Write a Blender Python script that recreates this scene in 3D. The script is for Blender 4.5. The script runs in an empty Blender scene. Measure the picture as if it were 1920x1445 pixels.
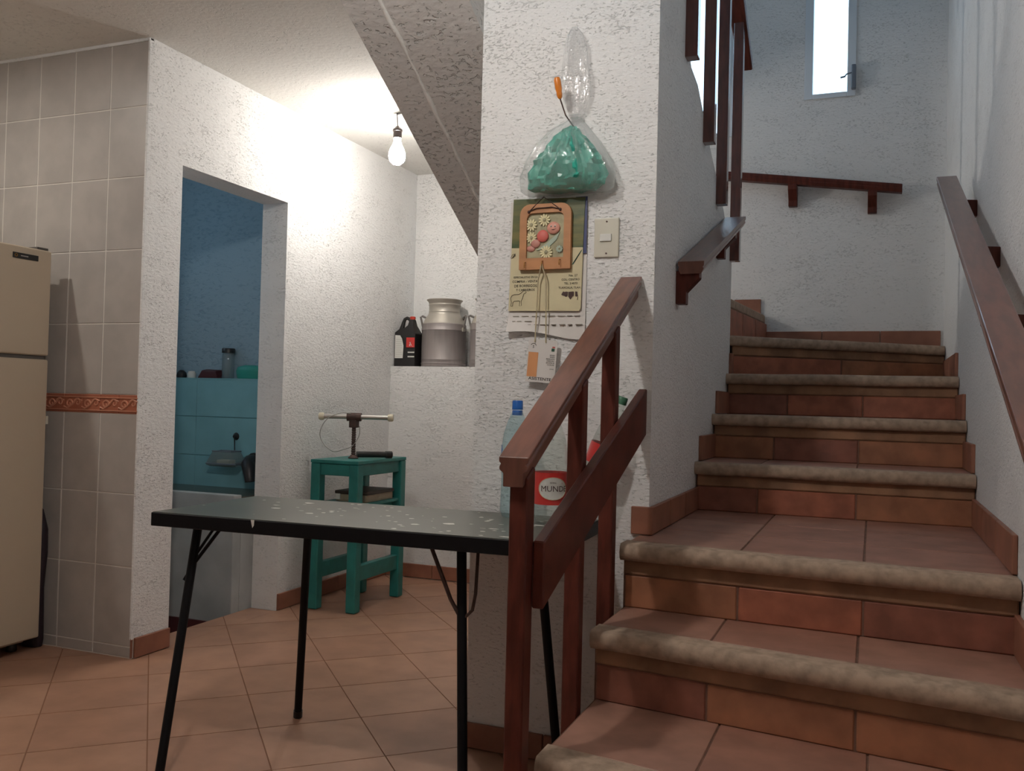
import bpy, bmesh, math, random
from mathutils import Vector, Matrix, noise as mnoise

random.seed(7)
SC = bpy.context.scene
COL = SC.collection

# ------------------------------------------------------------------ camera
cam_d = bpy.data.cameras.new('camera')
cam_d.sensor_fit = 'HORIZONTAL'
cam_d.sensor_width = 36.0
cam_d.lens = 31.889
cam_d.clip_start = 0.05
cam = bpy.data.objects.new('camera', cam_d)
COL.objects.link(cam)
YAW, PITCH, ROLL = math.radians(21.706), math.radians(1.018), math.radians(1.4345)
f = Vector((-math.sin(YAW) * math.cos(PITCH), math.cos(YAW) * math.cos(PITCH), math.sin(PITCH)))
r0 = Vector((math.cos(YAW), math.sin(YAW), 0))
u0 = r0.cross(f)
cr, sr = math.cos(ROLL), math.sin(ROLL)
r1 = r0 * cr + u0 * sr
u1 = u0 * cr - r0 * sr
cam.matrix_world = Matrix(((r1.x, u1.x, -f.x, 0), (r1.y, u1.y, -f.y, 0), (r1.z, u1.z, -f.z, 1.1), (0, 0, 0, 1)))
SC.camera = cam

# ------------------------------------------------------------------ world, exposure, lamp levels
world = bpy.data.worlds.new('world')
SC.world = world
world.use_nodes = True
wb = world.node_tree.nodes['Background']
wb.inputs[0].default_value = (0.54, 0.77, 1.0, 1)
wb.inputs[1].default_value = 3.0
SC.view_settings.view_transform = 'Standard'
SC.view_settings.look = 'None'
SC.view_settings.exposure = 0.3
SC.view_settings.gamma = 1.0
SC.view_settings.use_curve_mapping = False
ALCOVE_BULB = 190.0
ROOM_BULB = 340.0
KITCHEN_LAMP = 800.0


def portal(name, loc, rot, sx, sy):
    d = bpy.data.lights.new(name, 'AREA')
    d.shape = 'RECTANGLE'
    d.size, d.size_y = sx, sy
    d.cycles.is_portal = True
    o = bpy.data.objects.new(name, d)
    o.location, o.rotation_euler = loc, rot
    COL.objects.link(o)


# portals only guide the sampling of the sky through the window openings
portal('window_portal', (-0.24, 5.2, 3.3), (math.radians(-90), 0, 0), 0.22, 1.1)
portal('window_portal', (-0.95, 5.2, 3.28), (math.radians(-90), 0, 0), 0.42, 1.35)
portal('window_portal', (-1.95, 2.3, 3.95), (0, math.radians(-90), 0), 0.9, 2.4)
portal('window_portal', (-4.36, 3.45, 2.05), (0, math.radians(-90), 0), 0.7, 0.7)


# ------------------------------------------------------------------ materials
def lin(c):
    return tuple(((v / 255) / 12.92 if v / 255 <= 0.04045 else ((v / 255 + 0.055) / 1.055) ** 2.4) for v in c) + (1,)


MATS = {}


def mat(name, col, rough=0.5, metal=0.0, var=0.0, vscale=8.0, col2=None, bump=0.0, bscale=40.0, bdist=0.004,
        coat=0.0, stretch=(1, 1, 1), detail=4.0, spec=0.5, lo=0.35, hi=0.65):
    """Principled material; optional second colour mixed by noise, optional noise bump (world-space position)."""
    m = bpy.data.materials.new(name)
    m.use_nodes = True
    nt = m.node_tree
    b = nt.nodes['Principled BSDF']
    b.inputs['Base Color'].default_value = tuple(col) + ((1,) if len(col) == 3 else ())
    b.inputs['Roughness'].default_value = rough
    b.inputs['Metallic'].default_value = metal
    b.inputs['Coat Weight'].default_value = coat
    b.inputs['Coat Roughness'].default_value = 0.08
    b.inputs['Specular IOR Level'].default_value = spec
    if var or bump:
        geo = nt.nodes.new('ShaderNodeNewGeometry')
        mp = nt.nodes.new('ShaderNodeMapping')
        mp.inputs['Scale'].default_value = stretch
        nt.links.new(geo.outputs['Position'], mp.inputs['Vector'])
    if var:
        n = nt.nodes.new('ShaderNodeTexNoise')
        n.inputs['Scale'].default_value = vscale
        n.inputs['Detail'].default_value = detail
        nt.links.new(mp.outputs[0], n.inputs['Vector'])
        rp = nt.nodes.new('ShaderNodeValToRGB')
        rp.color_ramp.elements[0].position = lo
        rp.color_ramp.elements[1].position = hi
        c2 = col2 if col2 else tuple(max(0, v * (1 - var)) for v in col[:3])
        rp.color_ramp.elements[0].color = tuple(c2[:3]) + (1,)
        rp.color_ramp.elements[1].color = tuple(col[:3]) + (1,)
        nt.links.new(n.outputs['Fac'], rp.inputs[0])
        nt.links.new(rp.outputs[0], b.inputs['Base Color'])
    if bump:
        n2 = nt.nodes.new('ShaderNodeTexNoise')
        n2.inputs['Scale'].default_value = bscale
        n2.inputs['Detail'].default_value = 5
        nt.links.new(mp.outputs[0], n2.inputs['Vector'])
        bp = nt.nodes.new('ShaderNodeBump')
        bp.inputs['Strength'].default_value = bump
        bp.inputs['Distance'].default_value = bdist
        nt.links.new(n2.outputs['Fac'], bp.inputs['Height'])
        nt.links.new(bp.outputs[0], b.inputs['Normal'])
    MATS[name] = m
    return m


def plaster(name, col, pit=(0.50, 0.49, 0.47), strength=0.7, scale=1.4, pitmix=0.28, lo=0.30, hi=0.40):
    """Hand-trowelled plaster: soft trowel waves, sparse small pits drawn out sideways."""
    m = bpy.data.materials.new(name)
    m.use_nodes = True
    nt = m.node_tree
    b = nt.nodes['Principled BSDF']
    b.inputs['Roughness'].default_value = 0.8
    b.inputs['Specular IOR Level'].default_value = 0.2
    geo = nt.nodes.new('ShaderNodeNewGeometry')
    mp = nt.nodes.new('ShaderNodeMapping')
    mp.inputs['Scale'].default_value = (1, 1, 2.1)
    nt.links.new(geo.outputs['Position'], mp.inputs['Vector'])
    n1 = nt.nodes.new('ShaderNodeTexNoise')        # pits
    n1.inputs['Scale'].default_value = 62 * scale
    n1.inputs['Detail'].default_value = 3
    n1.inputs['Distortion'].default_value = 0.6
    n3 = nt.nodes.new('ShaderNodeTexNoise')        # patches where pits cluster
    n3.inputs['Scale'].default_value = 5 * scale
    n3.inputs['Detail'].default_value = 2
    n2 = nt.nodes.new('ShaderNodeTexNoise')        # trowel waves
    n2.inputs['Scale'].default_value = 38 * scale
    n2.inputs['Detail'].default_value = 6
    for n in (n1, n2, n3):
        nt.links.new(mp.outputs[0], n.inputs['Vector'])
    add = nt.nodes.new('ShaderNodeMath')
    add.operation = 'MULTIPLY_ADD'
    add.inputs[1].default_value = 0.28
    nt.links.new(n3.outputs['Fac'], add.inputs[0])
    nt.links.new(n1.outputs['Fac'], add.inputs[2])
    sub = nt.nodes.new('ShaderNodeMath')
    sub.operation = 'SUBTRACT'
    sub.inputs[1].default_value = 0.14
    nt.links.new(add.outputs[0], sub.inputs[0])
    rp = nt.nodes.new('ShaderNodeMapRange')
    rp.inputs['From Min'].default_value = lo
    rp.inputs['From Max'].default_value = hi
    nt.links.new(sub.outputs[0], rp.inputs['Value'])
    mix = nt.nodes.new('ShaderNodeMix')
    mix.data_type = 'RGBA'
    mix.inputs[6].default_value = tuple(c * (1 - pitmix) + p * pitmix for c, p in zip(col[:3], pit)) + (1,)
    mix.inputs[7].default_value = tuple(col[:3]) + (1,)
    nt.links.new(rp.outputs[0], mix.inputs[0])
    nt.links.new(mix.outputs[2], b.inputs['Base Color'])
    h = nt.nodes.new('ShaderNodeMath')
    h.operation = 'MULTIPLY_ADD'
    h.inputs[1].default_value = 0.8
    nt.links.new(n2.outputs['Fac'], h.inputs[0])
    nt.links.new(rp.outputs[0], h.inputs[2])
    bp = nt.nodes.new('ShaderNodeBump')
    bp.inputs['Strength'].default_value = strength
    bp.inputs['Distance'].default_value = 0.008
    nt.links.new(h.outputs[0], bp.inputs['Height'])
    nt.links.new(bp.outputs[0], b.inputs['Normal'])
    MATS[name] = m
    return m


def emit(name, col, strength):
    m = bpy.data.materials.new(name)
    m.use_nodes = True
    nt = m.node_tree
    nt.nodes.remove(nt.nodes['Principled BSDF'])
    e = nt.nodes.new('ShaderNodeEmission')
    e.inputs[0].default_value = tuple(col) + (1,)
    e.inputs[1].default_value = strength
    nt.links.new(e.outputs[0], nt.nodes['Material Output'].inputs[0])
    MATS[name] = m
    return m


def film(name, tint, clear, gloss_rough=0.06, white=(0.8, 0.82, 0.82), wfac=0.15, bump=0.0, bscale=60, rim=0.75):
    """Thin clear plastic / glass: transparent body, fresnel gloss, a trace of milky diffuse."""
    m = bpy.data.materials.new(name)
    m.use_nodes = True
    nt = m.node_tree
    nt.nodes.remove(nt.nodes['Principled BSDF'])
    out = nt.nodes['Material Output']
    tr = nt.nodes.new('ShaderNodeBsdfTransparent')
    tr.inputs[0].default_value = tuple(tint) + (1,)
    df = nt.nodes.new('ShaderNodeBsdfDiffuse')
    df.inputs[0].default_value = tuple(white) + (1,)
    tl = nt.nodes.new('ShaderNodeBsdfTranslucent')
    tl.inputs[0].default_value = tuple(white) + (1,)
    m0 = nt.nodes.new('ShaderNodeMixShader')
    m0.inputs[0].default_value = 0.4
    nt.links.new(df.outputs[0], m0.inputs[1])
    nt.links.new(tl.outputs[0], m0.inputs[2])
    m1 = nt.nodes.new('ShaderNodeMixShader')
    m1.inputs[0].default_value = wfac
    nt.links.new(tr.outputs[0], m1.inputs[1])
    nt.links.new(m0.outputs[0], m1.inputs[2])
    gl = nt.nodes.new('ShaderNodeBsdfGlossy')
    gl.inputs['Roughness'].default_value = gloss_rough
    lw = nt.nodes.new('ShaderNodeLayerWeight')
    lw.inputs[0].default_value = 0.5
    pw = nt.nodes.new('ShaderNodeMath')
    pw.operation = 'POWER'
    pw.inputs[1].default_value = 3.5
    nt.links.new(lw.outputs['Facing'], pw.inputs[0])
    fr = nt.nodes.new('ShaderNodeMath')
    fr.operation = 'MULTIPLY_ADD'
    fr.inputs[1].default_value = rim
    fr.inputs[2].default_value = clear
    nt.links.new(pw.outputs[0], fr.inputs[0])
    m2 = nt.nodes.new('ShaderNodeMixShader')
    nt.links.new(fr.outputs[0], m2.inputs[0])
    nt.links.new(m1.outputs[0], m2.inputs[1])
    nt.links.new(gl.outputs[0], m2.inputs[2])
    nt.links.new(m2.outputs[0], out.inputs[0])
    if bump:
        geo = nt.nodes.new('ShaderNodeNewGeometry')
        mp = nt.nodes.new('ShaderNodeMapping')
        mp.inputs['Scale'].default_value = (70, 70, 14)        # long creases
        nt.links.new(geo.outputs['Position'], mp.inputs[0])
        n2 = nt.nodes.new('ShaderNodeTexNoise')
        n2.inputs['Scale'].default_value = bscale
        n2.inputs['Detail'].default_value = 3
        nt.links.new(mp.outputs[0], n2.inputs['Vector'])
        bp = nt.nodes.new('ShaderNodeBump')
        bp.inputs['Strength'].default_value = bump
        bp.inputs['Distance'].default_value = 0.01
        nt.links.new(n2.outputs['Fac'], bp.inputs['Height'])
        nt.links.new(bp.outputs[0], gl.inputs['Normal'])
        nt.links.new(bp.outputs[0], lw.inputs['Normal'])
    MATS[name] = m
    return m


plaster('plaster_white', (0.84, 0.83, 0.815))
plaster('plaster_stair', (0.81, 0.80, 0.785), strength=0.6, pitmix=0.35)
plaster('plaster_ceiling', (0.78, 0.76, 0.72), strength=0.5, scale=1.3, pitmix=0.3)
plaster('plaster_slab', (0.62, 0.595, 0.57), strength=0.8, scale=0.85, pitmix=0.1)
plaster('plaster_blue', (0.30, 0.41, 0.48), pit=(0.10, 0.20, 0.28), strength=0.3, pitmix=0.35, scale=0.5, lo=0.30, hi=0.5)
mat('basin_wall', (0.42, 0.44, 0.44), 0.75, var=0.2, vscale=5, bump=0.2, bscale=60)
mat('tile_grey', (0.46, 0.42, 0.385), 0.4, var=0.12, vscale=9)
mat('grout_wall', (0.74, 0.70, 0.64), 0.85)
mat('tile_floor', (0.45, 0.245, 0.16), 0.42, var=0.18, vscale=7, bump=0.05, bscale=30)
mat('tile_floor_b', (0.42, 0.225, 0.148), 0.42, var=0.18, vscale=7, bump=0.05, bscale=30)
mat('tile_floor_c', (0.47, 0.262, 0.174), 0.42, var=0.18, vscale=7, bump=0.05, bscale=30)
mat('grout_floor', (0.27, 0.135, 0.085), 0.9)
mat('grout_stair', (0.22, 0.115, 0.08), 0.9, var=0.3, vscale=20)
mat('brick_tile_a', (0.43, 0.145, 0.08), 0.55, var=0.35, vscale=14, bump=0.15, bscale=50)
mat('brick_tile_b', (0.42, 0.175, 0.088), 0.55, var=0.35, vscale=12, bump=0.15, bscale=50)
mat('brick_tile_c', (0.31, 0.112, 0.07), 0.55, var=0.35, vscale=14, bump=0.15, bscale=50)
mat('tread_tile_a', (0.42, 0.22, 0.16), 0.5, var=0.25, vscale=10, bump=0.1, bscale=45)
mat('tread_tile_b', (0.385, 0.188, 0.134), 0.5, var=0.25, vscale=10, bump=0.1, bscale=45)
mat('nosing_stone', (0.44, 0.315, 0.225), 0.7, var=0.35, vscale=38, bump=0.3, bscale=70, detail=6, lo=0.3, hi=0.6)
mat('mortar_band', (0.39, 0.21, 0.115), 0.8, var=0.4, vscale=11, bump=0.3, bscale=50)
mat('skirting', (0.34, 0.14, 0.085), 0.5, var=0.25, vscale=10)
mat('border_red', (0.42, 0.135, 0.075), 0.4, var=0.15)
mat('border_relief', (0.60, 0.27, 0.17), 0.4, var=0.15)
mat('wood_dark', (0.125, 0.030, 0.019), 0.5, spec=0.2, var=0.4, vscale=9, coat=0.10, stretch=(6, 1.2, 1.2), bump=0.06, bscale=30)
mat('wood_gloss', (0.125, 0.030, 0.019), 0.4, spec=0.3, var=0.4, vscale=9, coat=1.0, stretch=(6, 1.2, 1.2))
mat('wood_rail', (0.18, 0.068, 0.044), 0.36, spec=0.4, var=0.3, vscale=9, coat=0.35, stretch=(6, 1.2, 1.2), bump=0.05, bscale=30)
mat('black_paint', (0.006, 0.006, 0.007), 0.5, spec=0.2)
mat('fridge_beige', (0.52, 0.43, 0.32), 0.42)
mat('fridge_grey', (0.10, 0.09, 0.08), 0.6)
mat('black_plastic', (0.014, 0.013, 0.013), 0.38)
mat('dark_bag', (0.020, 0.010, 0.016), 0.55, bump=0.4, bscale=14, bdist=0.02)
mat('green_paint', (0.020, 0.205, 0.185), 0.42, var=0.25, vscale=12)
mat('rust', (0.10, 0.055, 0.045), 0.6, metal=0.2, var=0.4, vscale=60)
mat('steel', (0.50, 0.48, 0.46), 0.35, metal=1.0)
mat('aluminium', (0.36, 0.32, 0.31), 0.55, metal=0.55, var=0.12, vscale=6, stretch=(8, 8, 1))
mat('aluminium_pale', (0.50, 0.46, 0.40), 0.45, metal=0.5, var=0.08, vscale=7)
mat('can_handle', (0.20, 0.18, 0.17), 0.5, metal=0.5)
mat('chrome', (0.75, 0.77, 0.79), 0.15, metal=1.0)
mat('cream', (0.66, 0.60, 0.46), 0.5)
mat('cable', (0.42, 0.41, 0.38), 0.5)
mat('white_plastic', (0.60, 0.57, 0.47), 0.4)
mat('paper_white', (0.74, 0.70, 0.66), 0.8)
mat('paper_cream', (0.68, 0.60, 0.38), 0.7, var=0.06, vscale=20)
mat('paper_photo', (0.045, 0.085, 0.04), 0.35, var=1, vscale=13, col2=(0.19, 0.17, 0.06), stretch=(0.5, 1, 2.6))
mat('paper_blue', (0.05, 0.06, 0.16), 0.4)
mat('ink', (0.035, 0.028, 0.02), 0.7)
mat('ink_soft', (0.28, 0.25, 0.20), 0.8)
mat('ink_brown', (0.06, 0.03, 0.025), 0.7)
mat('orange_print', (0.72, 0.33, 0.14), 0.6)
mat('green_print', (0.03, 0.10, 0.06), 0.6)
mat('red_print', (0.62, 0.16, 0.14), 0.6)
mat('plaque_wood', (0.52, 0.24, 0.10), 0.5, var=0.2, vscale=12, stretch=(1, 1, 3))
mat('plaque_field', (0.46, 0.42, 0.26), 0.6, var=0.3, vscale=40)
mat('plaque_pale', (0.78, 0.70, 0.42), 0.55)
mat('plaque_pink', (0.72, 0.34, 0.26), 0.5)
mat('plaque_red', (0.66, 0.15, 0.12), 0.5)
mat('plaque_rose', (0.55, 0.25, 0.20), 0.5)
mat('plaque_leaf', (0.42, 0.50, 0.40), 0.55)
mat('brass', (0.45, 0.24, 0.06), 0.35, metal=0.9)
mat('cord', (0.06, 0.03, 0.025), 0.8)
mat('cord_tan', (0.50, 0.42, 0.27), 0.8)
mat('orange_handle', (0.75, 0.22, 0.02), 0.3, coat=0.6)
mat('teal_bag', (0.025, 0.42, 0.31), 0.35, var=0.3, vscale=18, coat=0.4, bump=0.25, bscale=40, bdist=0.006)
mat('bakelite', (0.035, 0.022, 0.020), 0.4)
mat('rose_grey', (0.55, 0.54, 0.50), 0.6)
mat('red_cap', (0.55, 0.05, 0.03), 0.4)
mat('red_label', (0.60, 0.035, 0.03), 0.28, coat=0.5)
mat('label_white', (0.72, 0.71, 0.66), 0.5)
mat('blue_cap', (0.015, 0.13, 0.48), 0.4)
mat('green_cap', (0.05, 0.16, 0.09), 0.4)
mat('tile_blue', (0.24, 0.50, 0.56), 0.3, var=0.12, vscale=6)
mat('grout_blue', (0.17, 0.38, 0.43), 0.8)
mat('water_dark', (0.10, 0.09, 0.065), 0.25, var=0.4, vscale=9)
mat('teal_plastic', (0.03, 0.30, 0.24), 0.45)
mat('tap_dark', (0.05, 0.045, 0.045), 0.4, metal=0.4)
mat('maroon', (0.07, 0.012, 0.014), 0.5)
mat('window_white', (0.70, 0.74, 0.78), 0.4)
mat('window_grey', (0.16, 0.18, 0.22), 0.4)
mat('tin_tan', (0.36, 0.29, 0.20), 0.5, var=0.2, vscale=20)
mat('tin_dark', (0.05, 0.035, 0.025), 0.5)
film('pane_glass', (0.97, 0.98, 0.98), 0.03, 0.02, wfac=0.02)
film('bag_film', (1.0, 1.0, 1.0), 0.10, 0.09, white=(0.97, 0.97, 0.97), wfac=0.17, bump=0.9, bscale=1.0, rim=0.22)
film('bottle_clear', (0.93, 0.96, 0.94), 0.04, 0.05, white=(0.7, 0.78, 0.72), wfac=0.07)
film('bottle_blue', (0.82, 0.93, 0.95), 0.04, 0.05, white=(0.55, 0.75, 0.80), wfac=0.09)
film('jar_clear', (0.72, 0.78, 0.78), 0.05, 0.05, white=(0.6, 0.65, 0.65), wfac=0.3)

mat('table_top', (0.088, 0.088, 0.068), 0.34, coat=0.15, var=0.15, vscale=5)


# ------------------------------------------------------------------ mesh helpers
class MB:
    def __init__(self):
        self.v, self.f = [], []

    def add(self, vs, fs):
        n = len(self.v)
        self.v += [Vector(p) for p in vs]
        self.f += [tuple(i + n for i in q) for q in fs]
        return self

    def box(self, a, b):
        (x0, y0, z0), (x1, y1, z1) = a, b
        return self.add([(x0, y0, z0), (x1, y0, z0), (x1, y1, z0), (x0, y1, z0), (x0, y0, z1), (x1, y0, z1), (x1, y1, z1), (x0, y1, z1)],
                        [(3, 2, 1, 0), (4, 5, 6, 7), (0, 1, 5, 4), (1, 2, 6, 5), (2, 3, 7, 6), (3, 0, 4, 7)])

    def prism(self, poly, vec):
        """poly: planar ring of 3D points, extruded by vec."""
        n = len(poly)
        vec = Vector(vec)
        p = [Vector(q) for q in poly]
        nrm = Vector((0, 0, 0))
        for i in range(n):
            nrm += p[i].cross(p[(i + 1) % n])
        if nrm.dot(vec) > 0:
            p.reverse()
        vs = p + [q + vec for q in p]
        fs = [tuple(range(n)), tuple(range(2 * n - 1, n - 1, -1))]
        fs += [(i, i + n, (i + 1) % n + n, (i + 1) % n) for i in range(n)]
        return self.add(vs, fs)

    def tube(self, path, r, n=8, caps=True, closed=False):
        path = [Vector(q) for q in path]
        rs = r if isinstance(r, (list, tuple)) else [r] * len(path)
        rings = []
        k = len(path)
        prev = None
        for i in range(k):
            if closed:
                t = path[(i + 1) % k] - path[i - 1]
            else:
                t = path[min(i + 1, k - 1)] - path[max(i - 1, 0)]
            t.normalize()
            if prev is None:
                a = Vector((0, 0, 1)) if abs(t.z) < 0.9 else Vector((1, 0, 0))
                x = t.cross(a).normalized()
            else:
                x = (prev - t * prev.dot(t)).normalized()
            prev = x
            y = t.cross(x)
            rings.append([path[i] + (x * math.cos(2 * math.pi * j / n) + y * math.sin(2 * math.pi * j / n)) * rs[i] for j in range(n)])
        vs = [q for rg in rings for q in rg]
        fs = []
        m_ = k if closed else k - 1
        for i in range(m_):
            a, b_ = i * n, ((i + 1) % k) * n
            fs += [(a + j, a + (j + 1) % n, b_ + (j + 1) % n, b_ + j) for j in range(n)]
        if caps and not closed:
            fs.append(tuple(range(n - 1, -1, -1)))
            fs.append(tuple(range((k - 1) * n, k * n)))
        return self.add(vs, fs)

    def lathe(self, prof, c=(0, 0, 0), n=32, axis=None, sx=1, sy=1):
        """prof: (radius, z) list; closed where the radius is 0."""
        rot = Matrix.Identity(3) if axis is None else Vector((0, 0, 1)).rotation_difference(Vector(axis)).to_matrix()
        c = Vector(c)
        vs, idx = [], []
        for rr, z in prof:
            if rr < 1e-6:
                idx.append([len(vs)])
                vs.append(c + rot @ Vector((0, 0, z)))
            else:
                idx.append(list(range(len(vs), len(vs) + n)))
                vs += [c + rot @ Vector((sx * rr * math.cos(2 * math.pi * j / n), sy * rr * math.sin(2 * math.pi * j / n), z)) for j in range(n)]
        fs = []
        for a, b_ in zip(idx, idx[1:]):
            for j in range(n):
                k = (j + 1) % n
                if len(a) == 1 and len(b_) == 1:
                    continue
                if len(a) == 1:
                    fs.append((a[0], b_[k], b_[j]))
                elif len(b_) == 1:
                    fs.append((a[j], a[k], b_[0]))
                else:
                    fs.append((a[j], a[k], b_[k], b_[j]))
        return self.add(vs, fs)

    def sphere(self, c, r, n=16, sc=(1, 1, 1)):
        h = n // 2
        prof = [(math.sin(math.pi * i / h) * r if 0 < i < h else 0, -math.cos(math.pi * i / h) * r) for i in range(h + 1)]
        k = len(self.v)
        self.lathe(prof, (0, 0, 0), n)
        for i in range(k, len(self.v)):
            p = self.v[i]
            self.v[i] = Vector((p.x * sc[0] + c[0], p.y * sc[1] + c[1], p.z * sc[2] + c[2]))
        return self

    def mesh(self, name, origin=(0, 0, 0), bevel=0.0, seg=2, smooth=None, recalc=False):
        me = bpy.data.meshes.new(name)
        o = Vector(origin)
        me.from_pydata([tuple(p - o) for p in self.v], [], self.f)
        if bevel or recalc:
            bm = bmesh.new()
            bm.from_mesh(me)
            if recalc:
                bmesh.ops.recalc_face_normals(bm, faces=bm.faces)
            if bevel:
                ed = [e for e in bm.edges if len(e.link_faces) == 2 and e.calc_face_angle(0) > 0.5]
                bmesh.ops.bevel(bm, geom=ed, offset=bevel, segments=seg, affect='EDGES', profile=0.7, clamp_overlap=True)
            bm.to_mesh(me)
            bm.free()
        if smooth is not None:
            me.polygons.foreach_set('use_smooth', [True] * len(me.polygons))
            me.set_sharp_from_angle(angle=math.radians(smooth))
        me.update()
        return me

    def build(self, name, material, parent=None, bevel=0.0, seg=2, smooth=None, origin=None, recalc=False):
        """Link as one mesh object. Geometry is given in world space; the parent Empty's location is taken off."""
        if parent is not None:
            og = Vector(parent['_o']) if '_o' in parent else Vector((0, 0, 0))
        else:
            if origin is None:
                xs = [p.x for p in self.v]
                ys = [p.y for p in self.v]
                zs = [p.z for p in self.v]
                origin = ((min(xs) + max(xs)) / 2, (min(ys) + max(ys)) / 2, min(zs))
            og = Vector(origin)
        me = self.mesh(name, og, bevel, seg, smooth, recalc)
        return link(name, me, material, parent, og)


def link(name, me, material, parent=None, loc=(0, 0, 0)):
    if isinstance(material, str):
        material = MATS[material]
    if not me.materials:
        me.materials.append(material)
    o = bpy.data.objects.new(name, me)
    COL.objects.link(o)
    if parent is not None:
        o.parent = parent
        if '_o' in parent:
            o['_o'] = tuple(parent['_o'])
    else:
        o.location = loc
        o['_o'] = tuple(loc)
    return o


def tag(o, label=None, cat=None, group=None, kind=None):
    if label:
        o['label'] = label
    if cat:
        o['category'] = cat
    if group:
        o['group'] = group
    if kind:
        o['kind'] = kind
    return o


def thing(name, label, cat, loc=(0, 0, 0), group=None, kind=None):
    o = bpy.data.objects.new(name, None)
    o.empty_display_size = 0.05
    COL.objects.link(o)
    o.location = loc
    o['_o'] = tuple(loc)
    return tag(o, label, cat, group, kind)


def struct(name, loc=(0, 0, 0)):
    return thing(name, None, None, loc, kind='structure')


def place(name, me, material, parent, loc, rot=(0, 0, 0)):
    """A piece that shares mesh data, at a world location under a parent Empty."""
    if isinstance(material, str):
        material = MATS[material]
    o = bpy.data.objects.new(name, me)
    COL.objects.link(o)
    if not me.materials:
        me.materials.append(None)
    o.material_slots[0].link = 'OBJECT'
    o.material_slots[0].material = material
    o.parent = parent
    o.location = Vector(loc) - Vector(parent['_o'])
    o.rotation_euler = rot
    o['_o'] = tuple(loc)
    return o


def text_mb(s, size, xform, mbx=None, align='CENTER', bold=0.012):
    """Lettering as flat mesh; xform maps (x, y) in the text plane to world."""
    cu = bpy.data.curves.new('t', 'FONT')
    cu.body = s
    cu.size = size
    cu.align_x = align
    cu.offset = size * bold
    cu.resolution_u = 2
    ob = bpy.data.objects.new('t', cu)
    COL.objects.link(ob)
    dg = bpy.context.evaluated_depsgraph_get()
    me = bpy.data.meshes.new_from_object(ob.evaluated_get(dg))
    mbx = mbx or MB()
    mbx.add([xform(v.co.x, v.co.y) for v in me.vertices], [tuple(p.vertices) for p in me.polygons])
    bpy.data.objects.remove(ob)
    bpy.data.curves.remove(cu)
    bpy.data.meshes.remove(me)
    return mbx


def clip(poly, rect):
    x0, y0, x1, y1 = rect
    for ax, val, keep in ((0, x0, 1), (0, x1, -1), (1, y0, 1), (1, y1, -1)):
        out = []
        for i in range(len(poly)):
            a, b_ = poly[i], poly[(i + 1) % len(poly)]
            ia, ib = (a[ax] - val) * keep >= 0, (b_[ax] - val) * keep >= 0
            if ia:
                out.append(a)
            if ia != ib:
                t = (val - a[ax]) / (b_[ax] - a[ax])
                out.append((a[0] + (b_[0] - a[0]) * t, a[1] + (b_[1] - a[1]) * t))
        poly = out
        if len(poly) < 3:
            return []
    return poly


# ------------------------------------------------------------------ key dimensions (metres)
XD, XDI = -2.83, -2.985          # wall with the doorway: room face, inner face
YT = 2.95                        # tiled kitchen wall
ZC = 2.585                       # ceiling
YLOW, YNICHE, ZLEDGE = 5.03, 5.32, 1.305
XPL, XPR, YP = -1.19, -0.612, 2.663   # pillar
XR = 0.329                       # right stair wall
YB = 5.10                        # stairwell back wall
XK = -4.7                        # kitchen left wall
YREAR = -3.0
XS = -1.62                       # left edge of the upper flight
ZTOP = 4.9


def wall(name, boxes, material='plaster_white', parent=None):
    mb = MB()
    for a, b_ in boxes:
        mb.box(a, b_)
    o = mb.build(name, material)
    return tag(o, kind='structure')


# ------------------------------------------------------------------ floor with diagonal tiles
fl = MB().box((XK, YREAR, -0.2), (XR, YT, -0.006)).box((XDI, YT, -0.2), (XR, YNICHE, -0.006)).build('floor', 'grout_floor', origin=(0, 0, 0))
tag(fl, kind='structure')
A = math.radians(43.28)
E1, E2 = (-math.sin(A), math.cos(A)), (math.cos(A), math.sin(A))
S1, S2, G = 0.358, 0.342, 0.0022
RECTS = [(XK + 0.01, -0.4, XPR - 0.03, YT - 0.002), (XDI, 3.14, XD, 3.905), (XD + 0.001, YT - 0.002, XPL - 0.002, YLOW - 0.014)]
for i in range(-3, 16):
    for j in range(-10, 8):
        a0, b0 = 3.115 + S1 * (i - 9), 0.016 + S2 * j
        quad = [(E1[0] * a + E2[0] * b_, E1[1] * a + E2[1] * b_) for a, b_ in
                ((a0 + G, b0 + G), (a0 + G, b0 + S2 - G), (a0 + S1 - G, b0 + S2 - G), (a0 + S1 - G, b0 + G))]
        mb = MB()
        for k, rc in enumerate(RECTS):
            p = clip(quad, rc)
            ar = sum(p[q][0] * p[(q + 1) % len(p)][1] - p[(q + 1) % len(p)][0] * p[q][1] for q in range(len(p))) / 2 if p else 0
            if abs(ar) > 2e-4:
                mb.prism([(x, y, -0.009) for x, y in p], (0, 0, 0.0058))
        if mb.v:
            t = mb.build('floor_tile', random.choice(['tile_floor', 'tile_floor', 'tile_floor_b', 'tile_floor_c']), fl)

# ------------------------------------------------------------------ ceiling
cl = MB()
cl.box((XK, YREAR, ZC), (XS, YNICHE + 0.1, ZC + 0.17)).box((XS, YREAR, ZC), (XR, 2.13, ZC + 0.17))
tag(cl.build('ceiling', 'plaster_ceiling'), kind='structure')
tag(MB().box((XS - 0.25, -0.6, ZTOP), (XR + 0.15, YB + 0.15, ZTOP + 0.12)).build('ceiling_stairwell', 'plaster_white'), kind='structure')

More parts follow.
